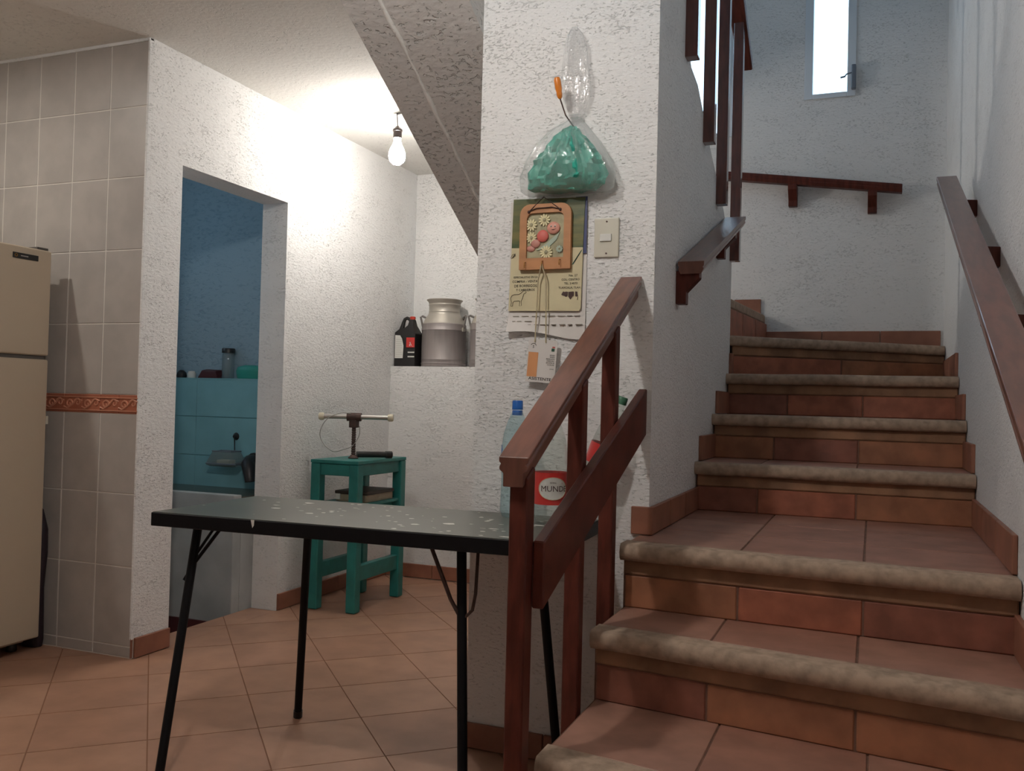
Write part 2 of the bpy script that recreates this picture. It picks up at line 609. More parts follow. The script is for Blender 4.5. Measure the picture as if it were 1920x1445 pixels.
# ------------------------------------------------------------------ walls
Y0, Y1, ZD = 3.14, 3.91, 2.10        # doorway
wall('wall_left', [((XDI, YT + 0.0, -0.2), (XD, Y0, ZC)), ((XDI, Y1, -0.2), (XD, YNICHE, ZC)), ((XDI, Y0, ZD), (XD, Y1, ZC)), ((XDI, Y0, -0.2), (XD, Y1, -0.009))])
wall('wall_back', [((XD, YLOW, -0.05), (XPL + 0.4, YNICHE, ZLEDGE))])
wall('wall_niche', [((XD - 0.15, YNICHE, -0.2), (XPL + 0.4, YNICHE + 0.12, ZC))])
tag(MB().box((XPL, YP, -0.05), (XPR, 3.05, ZTOP)).build('wall_pillar', 'plaster_white'), kind='structure')
# stringer wall behind the pillar, its top falling with the upper flight
mb = MB()
prof = [(3.05, 0), (4.22, 0), (4.22, 1.80), (3.95, 1.95), (3.58, 2.12), (3.30, 2.27), (3.17, 2.29), (3.05, 2.38)]
mb.prism([(XPR, y, z) for y, z in prof], (-0.10, 0, 0))
mb.box((XPL, 3.05, 0), (XPR - 0.10, 4.22, 1.35))
tag(mb.build('wall_stringer', 'plaster_white'), kind='structure')
wall('wall_right', [((XR, YREAR, -0.2), (XR + 0.15, YB + 0.15, ZTOP))], 'plaster_stair')
# stairwell back wall with two openings
W1 = (-0.372, -0.112, 2.765, 3.95)
W2 = (-1.16, -0.74, 2.60, 3.95)
xl = XS - 0.2
wall('wall_stairwell', [((xl, YB, -0.2), (W2[0], YB + 0.15, ZTOP)), ((W2[0], YB, -0.2), (W2[1], YB + 0.15, W2[2])), ((W2[0], YB, W2[3]), (W2[1], YB + 0.15, ZTOP)),
                        ((W2[1], YB, -0.2), (W1[0], YB + 0.15, ZTOP)), ((W1[0], YB, -0.2), (W1[1], YB + 0.15, W1[2])), ((W1[0], YB, W1[3]), (W1[1], YB + 0.15, ZTOP)),
                        ((W1[1], YB, -0.2), (XR, YB + 0.15, ZTOP))], 'plaster_stair')
wall('wall_upper_left', [((xl - 0.1, -0.6, ZC + 0.17), (xl, 1.1, ZTOP)), ((xl - 0.1, 3.5, ZC + 0.17), (xl, YB, ZTOP)), ((xl - 0.1, 1.1, ZC + 0.17), (xl, 3.5, 3.5)), ((xl - 0.1, 1.1, 4.4), (xl, 3.5, ZTOP)), ((xl - 0.1, -0.7, ZC + 0.17), (XR, -0.6, ZTOP)), ((XS - 0.18, 2.2, ZC), (XS - 0.0, YB, ZC + 0.17))], 'plaster_stair')
# kitchen and rear walls
wall('wall_kitchen', [((XK - 0.12, YREAR, -0.2), (XK, YT + 0.15, ZC))])
wall('wall_rear', [((XK, YREAR - 0.12, -0.2), (XR, YREAR, ZC))])

# ------------------------------------------------------------------ tiled kitchen wall
tw = MB().box((XK, YT - 0.0185, -0.05), (XD - 0.004, YT + 0.08, ZC)).build('wall_tiled', 'grout_wall', origin=(0, 0, 0))
tag(tw, kind='structure')
TX, TG = 0.2045, 0.0026
zs = [0.045, 0.372, 0.675, 1.009]
zu = [1.087, 1.388, 1.697, 2.003, 2.300, ZC - 0.012]
rows = [(0.0, 0.045)] + list(zip(zs[:3], zs[1:4])) + list(zip(zu, zu[1:]))
meshes = {}
for z0, z1 in rows:
    for c in range(9):
        x1 = XD - 0.006 - TX * c
        x0 = x1 - TX
        if x0 < XK:
            continue
        key = round(z1 - z0, 4)
        if key not in meshes:
            meshes[key] = MB().box((TG, -0.009, TG * 0.8), (TX - TG, 0.004, z1 - z0 - TG * 0.8)).mesh('wall_tile', bevel=0.0015, seg=1)
        place('wall_tile', meshes[key], 'tile_grey', tw, (x0, YT - 0.012, z0))
# relief border course
bw = TX / 2
bt = MB().box((0.001, -0.010, 0), (bw - 0.001, 0.004, 0.078)).mesh('border_tile', bevel=0.001, seg=1)
rel = MB()
rel.box((0, -0.014, 0.0085), (bw, -0.009, 0.013)).box((0, -0.014, 0.063), (bw, -0.009, 0.068))
for s, cx, cz, a0 in ((1, 0.030, 0.036, 0), (-1, 0.078, 0.042, math.pi)):
    pts = []
    for k in range(15):
        th = a0 + s * k * 0.52
        rr = 0.020 * (1 - k / 17)
        pts.append((cx + rr * math.cos(th), -0.011, cz + rr * math.sin(th)))
    rel.tube(pts, [0.0042 - 0.00012 * k for k in range(15)], 5)
rel.tube([(0.0, -0.011, 0.024), (0.02, -0.011, 0.016), (0.05, -0.011, 0.034), (0.075, -0.011, 0.058), (bw, -0.011, 0.05)], 0.0038, 5)
relm = rel.mesh('relief_scroll', smooth=60)
for c in range(18):
    x0 = XD - 0.006 - bw * (c + 1)
    if x0 < XK:
        break
    t = place('border_tile', bt, 'border_red', tw, (x0, YT - 0.012, 1.009))
    place('relief_scroll', relm, 'border_relief', t, (x0, YT - 0.012, 1.009))
# plaster edge bead at the corner and along the ceiling
mb = MB().box((XD - 0.010, YT - 0.024, 0.075), (XD, YT + 0.002, ZC)).box((XK, YT - 0.026, ZC - 0.014), (XD, YT, ZC))
tag(mb.build('trim_1', 'plaster_white', bevel=0.004), kind='structure')


# ------------------------------------------------------------------ terracotta skirtings
def skirt(parent, a, b_, z, h=0.082, t=0.013, side=1, piece=0.30, material='skirting'):
    """Row of skirting tiles from a to b (xy); side picks which way they stand off the wall."""
    a, b_ = Vector((a[0], a[1], 0)), Vector((b_[0], b_[1], 0))
    d = b_ - a
    L = d.length
    d.normalize()
    nrm = Vector((-d.y, d.x, 0)) * side
    n = max(1, round(L / piece))
    for k in range(n):
        p, q = a + d * (L * k / n + 0.0015), a + d * (L * (k + 1) / n - 0.0015)
        mb = MB()
        mb.prism([(p.x, p.y, z), (q.x, q.y, z), (q.x + nrm.x * t, q.y + nrm.y * t, z), (p.x + nrm.x * t, p.y + nrm.y * t, z)], (0, 0, h))
        mb.build('skirting_tile', material, parent, bevel=0.002, seg=1)


sk = struct('baseboard_left', (XD, 3.0, 0))
skirt(sk, (XD, YT - 0.012), (XD, Y0), 0, side=-1)
skirt(sk, (XD, Y1), (XD, YLOW), 0, side=-1)
skirt(sk, (XD - 0.006, YT - 0.012), (XD, YT - 0.012), 0, side=-1)
sk = struct('baseboard_back', (-2, YLOW, 0))
skirt(sk, (XD + 0.013, YLOW), (XPL + 0.3, YLOW), 0, side=-1)
sk = struct('baseboard_pillar', (XPL, YP, 0))
skirt(sk, (XPL - 0.0, YP), (-0.66, YP), 0, side=-1, piece=0.27, h=0.078)
skirt(sk, (XPL, YP - 0.013), (XPL, 4.2), 0, side=1, h=0.078)
skirt(sk, (-0.665, YP), (XPR + 0.012, YP), 0.716, side=-1, piece=0.1, h=0.082)
skirt(sk, (XPR, YP - 0.013), (XPR, 3.43), 0.716, side=-1, piece=0.26, h=0.082)
sk = struct('baseboard_right', (XR, 2.5, 0.7))
skirt(sk, (XR, 2.47), (XR, 3.43), 0.716, side=1, piece=0.32, h=0.095)
skirt(sk, (XR, 2.13), (XR, 2.44), 0.537, side=1, piece=0.4, h=0.095)

# ------------------------------------------------------------------ staircase
st = thing('staircase', 'terracotta tiled staircase with rounded stone nosings climbing beside the white pillar', 'staircase', (-0.16, 1.5, 0))
XL0 = -0.645
RZ = 0.1785


def step(z, nl, nr, bl, br, x0, x1, ncol, rise=RZ, cut=None, tiles=True):
    """One step: nose line (nl at x0, nr at x1), back line (bl, br)."""
    ov = 0.045
    body = MB().prism([(x0 + 0.004, nl + ov - 0.0065, z - rise - 0.12), (x1, nr + ov - 0.0065, z - rise - 0.12), (x1, br + 0.05, z - rise - 0.12), (x0 + 0.004, bl + 0.05, z - rise - 0.12)], (0, 0, rise + 0.12 - 0.0045))
    s = body.build('step', 'grout_stair', st)
    # bullnose
    sec = [(0.0, 0.0), (0.02, 0.0), (0.06, 0.0), (0.06, -0.046), (0.016, -0.046), (0.005, -0.039), (-0.002, -0.026), (-0.002, -0.013)]
    sec = [(0.012, 0.0), (0.085, 0.0), (0.085, -0.046), (0.012, -0.046), (0.003, -0.038), (-0.001, -0.023), (0.003, -0.008)]
    mb = MB()
    n = 10
    xs = [x0 + (x1 - x0) * k / n for k in range(n + 1)]
    for k, x in enumerate(xs):
        yn = nl + (nr - nl) * k / n + mnoise.noise((x * 7, z * 9, 1)) * 0.004
        for a, c in sec:
            mb.v.append(Vector((x, yn + a, z + c + mnoise.noise((x * 6, z * 5, a * 30)) * 0.002)))
    m_ = len(sec)
    for k in range(n):
        for q in range(m_):
            mb.f.append((k * m_ + q, k * m_ + (q + 1) % m_, (k + 1) * m_ + (q + 1) % m_, (k + 1) * m_ + q))
    mb.f.append(tuple(range(m_)))
    mb.f.append(tuple(range(n * m_ + m_ - 1, n * m_ - 1, -1)))
    mb.build('nosing', 'nosing_stone', s, smooth=50, recalc=True)
    # mortar band under the nose
    yl, yr = nl + ov, nr + ov
    MB().prism([(x0 + 0.006, yl - 0.013, z - 0.088), (x1, yr - 0.013, z - 0.088), (x1, yr + 0.002, z - 0.088), (x0 + 0.006, yl + 0.002, z - 0.088)], (0, 0, 0.043)).build('mortar_band', 'mortar_band', s, bevel=0.004, seg=1)
    # riser tiles
    cuts = [x0 + 0.006] + ([x0 + (x1 - x0) * c for c in cut] if cut else [x0 + (x1 - x0) * (k + 1) / ncol for k in range(ncol - 1)]) + [x1]
    for k in range(len(cuts) - 1):
        p, q = cuts[k] + 0.0025, cuts[k + 1] - 0.0025
        yp, yq = yl + (yr - yl) * (p - x0) / (x1 - x0), yl + (yr - yl) * (q - x0) / (x1 - x0)
        MB().prism([(p, yp - 0.010, z - rise), (q, yq - 0.010, z - rise), (q, yq + 0.004, z - rise), (p, yp + 0.004, z - rise)], (0, 0, rise - 0.090)).build('riser_tile', random.choice(['brick_tile_a', 'brick_tile_b', 'brick_tile_c', 'brick_tile_a']), s, bevel=0.003, seg=1)
    # tread tiles
    if tiles:
        ny = max(1, round((min(bl - nl, br - nr) - 0.085) / 0.30))
        for k in range(len(cuts) - 1):
            for r in range(ny):
                p, q = cuts[k] + 0.0025, cuts[k + 1] - 0.0025

                def yy(x, t):
                    u = (x - x0) / (x1 - x0)
                    a = nl + (nr - nl) * u + 0.087
                    c = bl + (br - bl) * u
                    return a + (c - a) * t
                t0, t1 = r / ny, (r + 1) / ny
                g = 0.0025
                MB().prism([(p, yy(p, t0) + g, z - 0.012), (q, yy(q, t0) + g, z - 0.012), (q, yy(q, t1) - g, z - 0.012), (p, yy(p, t1) - g, z - 0.012)], (0, 0, 0.011)).build('tread_tile', random.choice(['tread_tile_a', 'tread_tile_b']), s, bevel=0.0015, seg=1)
    return s


step(0.1785, 1.42, 1.26, 1.80, 1.66, XL0, XR - 0.003, 3)
step(0.357, 1.80, 1.64, 2.235, 2.10, XL0, XR - 0.003, 3)
step(0.5355, 2.185, 2.045, 2.505, 2.43, XL0, XR - 0.003, 3, cut=[0.30, 0.64])
step(0.714, 2.455, 2.385, 3.44, 3.44, XL0, XR - 0.003, 3, cut=[0.33, 0.65])
XW = XPR
step(0.8925, 3.385, 3.395, 3.80, 3.80, XW, XR - 0.003, 3, cut=[0.24, 0.60])
step(1.071, 3.755, 3.755, 4.165, 4.165, XW, XR - 0.003, 3, cut=[0.26, 0.60])
step(1.2495, 4.115, 4.12, 4.30, 4.94, XW, XR - 0.003, 3, cut=[0.28, 0.61], tiles=False)
# winders
step(1.428, 4.215, 4.93, 5.045, 5.046, XW, XR - 0.003, 2, tiles=False)
w = tag(MB().prism([(XPR - 0.02, 4.22, 1.25), (-0.555, 5.10, 1.25), (-1.62, 5.10, 1.25), (-1.62, 4.22, 1.25)], (0, 0, 0.345)).build('floor_landing', 'grout_stair', origin=(0, 0, 0)), kind='structure')
MB().prism([(XPR - 0.012, 4.235, 1.56), (-0.553, 5.095, 1.56), (-0.64, 5.095, 1.56), (-0.70, 4.235, 1.56)], (0, 0, 0.046)).build('nosing', 'nosing_stone', w, bevel=0.014, seg=3)
for k in range(3):
    t0, t1 = k / 3 + 0.004, (k + 1) / 3 - 0.004
    pa = Vector((XPR - 0.02, 4.22, 1.43)).lerp(Vector((-0.555, 5.095, 1.43)), t0)
    pb = Vector((XPR - 0.02, 4.22, 1.43)).lerp(Vector((-0.555, 5.095, 1.43)), t1)
    MB().prism([pa, pb, pb + Vector((0.012, 0, 0)), pa + Vector((0.012, 0, 0))], (0, 0, 0.125)).build('riser_tile', 'brick_tile_a', w, bevel=0.002, seg=1)
MB().box((-1.6, 4.3, 1.594), (-0.66, 5.09, 1.606)).build('tread_tile', 'tread_tile_a', w)
# upper flight: saw-tooth slab returning toward the camera, left of the stringer wall
SL = 0.571


def under(y):
    return 1.77 + SL * (3.56 - y)


mb = MB()
prof = [(4.25, under(4.25)), (2.05, under(2.05))]
ys = [4.25 - 0.30 * k for k in range(8)]
top = []
zz = 1.785
for y in ys:
    top += [(y, zz), (y - 0.30, zz)]
    zz += 0.175
top = [(4.25, 1.60)] + [(max(y, 2.05), z) for y, z in top]
mb.prism([(XS, y, z) for y, z in prof + top[::-1]], (XPL - XS, 0, 0))
YC = 3.05
prof2 = [(4.25, under(4.25)), (YC, under(YC))]
top2 = [(y, z) for y, z in top if y > YC]
mb.prism([(XPL, y, z) for y, z in prof2 + [(YC, top2[-1][1])] + top2[::-1]], (XPR - 0.10 - XPL, 0, 0))
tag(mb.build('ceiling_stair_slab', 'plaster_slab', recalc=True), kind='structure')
# trowelled ridge along the slab's underside
mb = MB()
rng = random.Random(3)
pts = []
for k in range(26):
    y = 2.06 + k * 0.058
    pts.append((-1.485 + rng.uniform(-0.004, 0.004), y, under(y) + 0.003))
mb.tube(pts, [0.009 + rng.uniform(-0.003, 0.003) for _ in pts], 6)
tag(mb.build('trim_2', 'plaster_ceiling', smooth=80), kind='structure')
# skirting blocks beside the steps
sk = struct('baseboard_stair', (0, 3.4, 0.7))
for z, y0, y1 in ((0.8925, 3.47, 3.80), (1.071, 3.84, 4.165), (1.2495, 4.20, 4.30)):
    skirt(sk, (XPR, y0), (XPR, y1), z + 0.001, side=-1, piece=0.4, h=0.095)
for z, y0, y1 in ((0.8925, 3.47, 3.80), (1.071, 3.84, 4.165), (1.2495, 4.20, 4.90)):
    skirt(sk, (XR, y0), (XR, y1), z + 0.001, side=1, piece=0.4, h=0.10)
skirt(sk, (-0.545, YB), (XR - 0.012, YB), 1.43, side=-1, piece=0.32, h=0.085)
skirt(sk, (-0.72, YB), (-0.575, YB), 1.607, side=-1, piece=0.32, h=0.085)

# ------------------------------------------------------------------ windows
def window(name, W, handle=False, div=0):
    x0, x1, z0, z1 = W
    w = struct(name, ((x0 + x1) / 2, YB, z0))
    t = 0.043
    y0, y1 = YB - 0.012, YB + 0.075
    MB().box((x0, y0, z0), (x0 + t, y1, z1)).build('window_frame', 'window_white', w, bevel=0.004)
    MB().box((x1 - t, y0, z0), (x1, y1, z1)).build('window_frame', 'window_white', w, bevel=0.004)
    MB().box((x0 + t, y0, z0), (x1 - t, y1, z0 + 0.026)).build('window_sill', 'window_white', w, bevel=0.004)
    MB().box((x0 + t, y0, z1 - t), (x1 - t, y1, z1)).build('window_frame', 'window_white', w, bevel=0.004)
    MB().box((x0 + t, YB + 0.045, z0 + 0.026), (x1 - t, YB + 0.049, z1 - t)).build('pane', 'pane_glass', w)
    if handle:
        h = MB().box((x1 - 0.022, YB - 0.05, z0 + 0.028), (x1 + 0.002, YB - 0.012, z0 + 0.155)).build('crank_housing', 'window_grey', w, bevel=0.008)
        MB().tube([(x1 - 0.012, YB - 0.04, z0 + 0.115), (x1 - 0.045, YB - 0.06, z0 + 0.10), (x1 - 0.055, YB - 0.065, z0 + 0.085)], 0.004, 6).build('crank_arm', 'window_grey', h)
        MB().tube([(x1 - 0.05, YB - 0.062, z0 + 0.088), (x1 - 0.075, YB - 0.062, z0 + 0.084)], 0.005, 6).build('crank_knob', 'window_grey', h)
    return w


window('window_1', W1, True)
window('window_2', W2)
w = struct('window_3', (xl, 2.3, 3.5))
for a, b_ in (((1.1, 3.5), (1.15, 4.4)), ((3.45, 3.5), (3.5, 4.4)), ((1.15, 3.5), (3.45, 3.55)), ((1.15, 4.35), (3.45, 4.4)), ((2.28, 3.55), (2.32, 4.35))):
    MB().box((xl - 0.07, a[0], a[1]), (xl - 0.02, b_[0], b_[1])).build('window_frame', 'window_white', w)
MB().box((xl - 0.05, 1.15, 3.55), (xl - 0.045, 3.45, 4.35)).build('pane', 'pane_glass', w)
# ------------------------------------------------------------------ laundry nook behind the doorway
YBF, YBT, YBW, ZF = 3.75, 4.17, 4.25, -0.14
wall('wall_laundry', [((-4.25, YBW, ZF), (XDI, YBW + 0.1, ZC))], 'plaster_blue')
wall('wall_laundry_side', [((-4.35, YT + 0.08, ZF), (-4.25, YBW + 0.1, 1.7)), ((-4.35, YT + 0.08, 2.4), (-4.25, YBW + 0.1, ZC)), ((-4.35, YT + 0.08, 1.7), (-4.25, 3.1, 2.4)), ((-4.35, 3.8, 1.7), (-4.25, YBW + 0.1, 2.4))], 'plaster_blue')
tag(MB().box((-4.35, YT + 0.08, ZF - 0.06), (XDI, YBW, ZF)).build('floor_laundry', 'grout_floor'), kind='structure')
w = struct('window_4', (-4.3, 3.45, 1.7))
MB().box((-4.29, 3.1, 1.7), (-4.27, 3.14, 2.4)).box((-4.29, 3.76, 1.7), (-4.27, 3.8, 2.4)).box((-4.29, 3.1, 1.7), (-4.27, 3.8, 1.74)).box((-4.29, 3.1, 2.36), (-4.27, 3.8, 2.4)).build('window_frame', 'window_white', w)
MB().box((-4.285, 3.14, 1.74), (-4.28, 3.76, 2.36)).build('pane', 'pane_glass', w)
# tiled dado with ledge
dd = tag(MB().box((-4.25, YBT + 0.008, ZF), (XDI, YBW, 1.185)).build('trim_3', 'grout_blue', origin=(0, 0, 0)), kind='structure')
tm = {}
for z0, z1 in ((0.531, 0.751), (0.751, 0.971), (0.971, 1.19)):
    for c in range(2):
        x1 = XDI - 0.62 * c
        k = round(z1 - z0, 3)
        if k not in tm:
            tm[k] = MB().box((0.001, -0.008, 0.0015), (0.619, 0.002, z1 - z0 - 0.0015)).mesh('dado_tile', bevel=0.001, seg=1)
        place('dado_tile', tm[k], 'tile_blue', dd, (x1 - 0.62, YBT + 0.008, z0))
MB().box((-4.25, YBT - 0.004, 1.185), (XDI, YBW, 1.191)).build('ledge', 'tile_blue', dd)
# wash basin
ba = thing('wash_basin', 'pale concrete wash basin with murky water seen through the doorway', 'basin', (-3.4, YBF, ZF))
MB().box((-4.2, YBF, ZF), (XDI - 0.002, YBF + 0.06, 0.59)).box((-4.2, YBF + 0.06, ZF), (XDI - 0.002, YBT + 0.005, 0.40)).build('body', 'basin_wall', ba, bevel=0.006)
MB().box((-4.2, YBF + 0.06, 0.40), (XDI - 0.003, YBT + 0.004, 0.578)).build('water', 'water_dark', ba)
MB().box((-4.2, YBF - 0.012, ZF), (XDI - 0.06, YBF, -0.055)).build('skirting', 'maroon', ba)
# faucet
fa = thing('wall_tap', 'dark bent tap spout on the blue tiles above the wash basin', 'tap', (-3.1, YBT, 0.7))
MB().tube([(-3.19, YBT, 0.735), (-3.185, YBT - 0.05, 0.735), (-3.165, YBT - 0.09, 0.722), (-3.14, YBT - 0.11, 0.69), (-3.128, YBT - 0.115, 0.63)], [0.036, 0.036, 0.036, 0.034, 0.026], 12).build('spout', 'tap_dark', fa, smooth=50)
MB().tube([(-3.19, YBT + 0.004, 0.735), (-3.19, YBT - 0.012, 0.735)], 0.045, 16).build('flange', 'tap_dark', fa, smooth=40)
sd = thing('soap_dish', 'clear plastic soap dish hanging from a wire hook on blue tiles', 'soap dish', (-3.28, YBT, 0.70))
dish = MB()
for k, (hx, hy, z) in enumerate(((0.085, 0.032, 0.70), (0.100, 0.045, 0.708), (0.102, 0.047, 0.716), (0.062, 0.040, 0.785))):
    dish.v += [Vector((-3.338 + hx * sx_, YBT - 0.055 + hy * sy_, z)) for sx_, sy_ in ((-1, -1), (1, -1), (1, 1), (-1, 1))]
for k in range(3):
    dish.f += [(k * 4 + q, k * 4 + (q + 1) % 4, k * 4 + 4 + (q + 1) % 4, k * 4 + 4 + q) for q in range(4)]
dish.f.append((3, 2, 1, 0))
dish.build('tray', 'jar_clear', sd)
rim = MB().tube([(-3.338 + 0.102 * a, YBT - 0.055 + 0.046 * c, 0.716) for a, c in ((-1, -1), (1, -1), (1, 1), (-1, 1))], 0.004, 6, closed=True)
rim.tube([(-3.338 + 0.064 * a, YBT - 0.055 + 0.041 * c, 0.785) for a, c in ((-1, -1), (1, -1), (1, 1), (-1, 1))], 0.004, 6, closed=True)
rim.build('rim', 'window_grey', sd)
MB().tube([(-3.318, YBT - 0.012, 0.785), (-3.320, YBT - 0.014, 0.86)], 0.003, 6).build('hook_wire', 'black_plastic', sd)
MB().tube([(-3.320, YBT - 0.0005, 0.866), (-3.320, YBT - 0.02, 0.866)], [0.022, 0.008], 12).build('suction_cup', 'black_plastic', sd)
MB().box((-3.383, YBT - 0.085, 0.716), (-3.293, YBT - 0.03, 0.738)).build('soap', 'cream', sd, bevel=0.009, seg=3)
# things on the ledge
ZL = 1.191
j = thing('jar', 'clear cylindrical jar with a black lid on the blue ledge', 'jar', (-3.35, 4.205, ZL))
MB().lathe([(0, 0), (0.030, 0.0), (0.034, 0.006), (0.034, 0.135), (0.030, 0.143), (0.030, 0.15)], (-3.421, 4.208, ZL), 24).build('body', 'jar_clear', j, smooth=40)
MB().lathe([(0, 0.172), (0.034, 0.172), (0.037, 0.168), (0.037, 0.146), (0, 0.146)][::-1], (-3.421, 4.208, ZL), 24).build('lid', 'black_plastic', j, smooth=40)
bx = MB()
bx.add([(-3.615, 4.18, ZL), (-3.475, 4.18, ZL), (-3.475, 4.245, ZL), (-3.615, 4.245, ZL), (-3.59, 4.185, ZL + 0.045), (-3.49, 4.185, ZL + 0.042), (-3.49, 4.24, ZL + 0.05), (-3.598, 4.24, ZL + 0.055)],
       [(3, 2, 1, 0), (4, 5, 6, 7), (0, 1, 5, 4), (1, 2, 6, 5), (2, 3, 7, 6), (3, 0, 4, 7)])
tag(bx.build('soap_pouch', 'maroon', bevel=0.008), 'dark maroon slumped pouch beside the jar on the blue ledge', 'pouch')
tag(MB().lathe([(0, 0), (0.026, 0), (0.03, 0.012), (0.024, 0.032), (0.012, 0.044), (0, 0.046)], (-3.755, 4.21, ZL), 18).build('scrub_pad', 'black_plastic', smooth=60), 'small dark round scrub pad at the left end of the ledge', 'scrub pad')
tag(MB().lathe([(0, 0), (0.022, 0), (0.024, 0.006), (0.024, 0.028), (0.019, 0.034), (0.019, 0.04), (0, 0.04)], (-3.682, 4.21, ZL), 18).build('white_pot', 'label_white', smooth=40), 'tiny white lidded pot on the blue ledge by the dark pad', 'pot')
tp = MB().lathe([(0, 0), (0.078, 0), (0.086, 0.006), (0.094, 0.045), (0.084, 0.066), (0.04, 0.077), (0, 0.078)], (-3.27, 4.21, ZL), 28, sy=0.36)
tag(tp.build('teal_bowl', 'teal_plastic', smooth=50), 'upturned teal plastic bowl on the ledge right of the jar', 'bowl')

# ------------------------------------------------------------------ ceiling bulb in the alcove
BX, BY = -2.285, 4.068
lb = thing('hanging_bulb', 'lit bare bulb in a dark socket hanging from the alcove ceiling', 'light bulb', (BX, BY, ZC))
MB().lathe([(0, -0.022), (0.030, -0.022), (0.062, -0.006), (0.066, 0.0), (0, 0.0)], (BX - 0.02, BY, ZC), 24).build('ceiling_rose', 'rose_grey', lb, smooth=40)
MB().tube([(BX - 0.006, BY, ZC - 0.02), (BX, BY, ZC - 0.10)], 0.003, 6).build('cord', 'bakelite', lb)
MB().lathe([(0, -0.152), (0.022, -0.152), (0.022, -0.118), (0.025, -0.116), (0.025, -0.108), (0.012, -0.094), (0.005, -0.088), (0, -0.088)], (BX, BY, ZC), 18).build('socket', 'bakelite', lb, smooth=40)
emit('bulb_alcove', (1.0, 0.955, 0.89), ALCOVE_BULB)
emit('bulb_room', (1.0, 0.965, 0.92), ROOM_BULB)
emit('lamp_kitchen', (1.0, 0.95, 0.87), KITCHEN_LAMP)
bulbp = [(0, -0.289), (0.020, -0.285), (0.036, -0.271), (0.043, -0.250), (0.043, -0.232), (0.035, -0.206), (0.022, -0.182), (0.018, -0.165), (0.018, -0.152), (0, -0.152)]
MB().lathe(bulbp, (BX, BY, ZC), 20).build('bulb', 'bulb_alcove', lb, smooth=60)
# main room bulb and flush kitchen lamp (both above the picture)
RX, RY = -1.15, 1.20
lb = thing('room_bulb', 'bare ceiling bulb over the main room in front of the pillar', 'light bulb', (RX, RY, ZC))
MB().lathe([(0, -0.04), (0.03, -0.04), (0.05, -0.006), (0.054, 0.0), (0, 0.0)], (RX, RY, ZC), 20).build('socket', 'bakelite', lb, smooth=40)
MB().lathe([(r_, z + 0.115) for r_, z in bulbp], (RX, RY, ZC), 20).build('bulb', 'bulb_room', lb, smooth=60)
KX, KY = -3.46, 2.07
lb = thing('kitchen_downlight', 'flush round ceiling lamp over the refrigerator', 'ceiling lamp', (KX, KY, ZC))
mb = MB().lathe([(0.031, -0.006), (0.05, -0.006), (0.054, 0.0), (0, 0.0), (0, -0.002), (0.031, -0.002), (0.031, -0.006)], (KX, KY, ZC), 28)
mb.build('rim', 'rose_grey', lb, smooth=40, recalc=True)
MB().lathe([(0, -0.005), (0.030, -0.005), (0.030, -0.003), (0, -0.003)], (KX, KY, ZC), 28).build('diffuser', 'lamp_kitchen', lb)

# ------------------------------------------------------------------ refrigerator
FX, FY0, FY1, FZ0, FZ1 = -3.25, 2.14, 2.845, 0.058, 1.688
fr = thing('refrigerator', 'beige two-door refrigerator beside the grey tiled wall', 'refrigerator', (FX - 0.3, 2.5, 0))
MB().box((FX - 0.64, FY0 + 0.01, 0.03), (FX - 0.075, FY1 - 0.01, FZ1 - 0.01)).build('cabinet', 'fridge_beige', fr, bevel=0.01)
ZS = 1.236
MB().box((FX - 0.065, FY0, ZS + 0.008), (FX, FY1, FZ1)).build('freezer_door', 'fridge_beige', fr, bevel=0.012, seg=3)
dl = MB().box((FX - 0.065, FY0, FZ0), (FX, FY1, ZS - 0.008)).build('fridge_door', 'fridge_beige', fr, bevel=0.012, seg=3)
MB().box((FX - 0.075, FY0 + 0.012, FZ0 + 0.01), (FX - 0.012, FY1 - 0.012, FZ1 - 0.012)).build('door_gasket', 'fridge_grey', fr)
bd = MB().box((FX, 2.655, 1.635), (FX + 0.004, 2.775, 1.658)).build('brand_badge', 'black_plastic', fr, bevel=0.0015)
MB().tube([(FX + 0.005, 2.668 + 0.006 * math.cos(a), 1.6465 + 0.006 * math.sin(a)) for a in [k * math.pi / 5 for k in range(10)]], 0.0012, 5, closed=True).build('badge_ring', 'brass', bd)
MB().box((FX + 0.004, 2.69, 1.6445), (FX + 0.0048, 2.725, 1.6485)).build('badge_mark', 'steel', bd)
MB().box((FX - 0.06, FY1 - 0.07, FZ1), (FX - 0.005, FY1 - 0.015, FZ1 + 0.01)).build('hinge', 'fridge_grey', fr, bevel=0.003)
MB().box((FX - 0.03, FY1, 0.955), (FX - 0.004, FY1 + 0.012, 0.99)).build('clip', 'white_plastic', fr, bevel=0.002)
for dy in (FY0 + 0.05, FY1 - 0.05):
    for dx in (FX - 0.58, FX - 0.10):
        MB().lathe([(0, 0), (0.02, 0), (0.022, 0.004), (0.016, 0.032), (0, 0.032)], (dx, dy, 0), 12).build('foot', 'black_plastic', fr, smooth=40)
db = MB()
db.lathe([(0, 0), (0.05, 0.0), (0.055, 0.03), (0.050, 0.25), (0.062, 0.40), (0.060, 0.50), (0.035, 0.585), (0.012, 0.60), (0, 0.60)], (FX - 0.10, 2.896, 0), 20, sy=0.62)
tag(db.build('dark_bag', 'dark_bag', smooth=60), 'dark narrow bag wedged between refrigerator and tiled wall', 'bag')

# ------------------------------------------------------------------ folding table
TZ = 0.752
TA, TYAW, TW, TD = Vector((-1.958, 2.086, 0)), 0.042, 1.225, 0.515
tex, tey = Vector((math.cos(TYAW), math.sin(TYAW), 0)), Vector((-math.sin(TYAW), math.cos(TYAW), 0))
tb = thing('folding_table', 'black folding table with white paint spatter across its top', 'table', (-1.35, 2.35, 0))


def tp_(u, v, z):
    p = TA + tex * u + tey * v
    return (p.x, p.y, z)


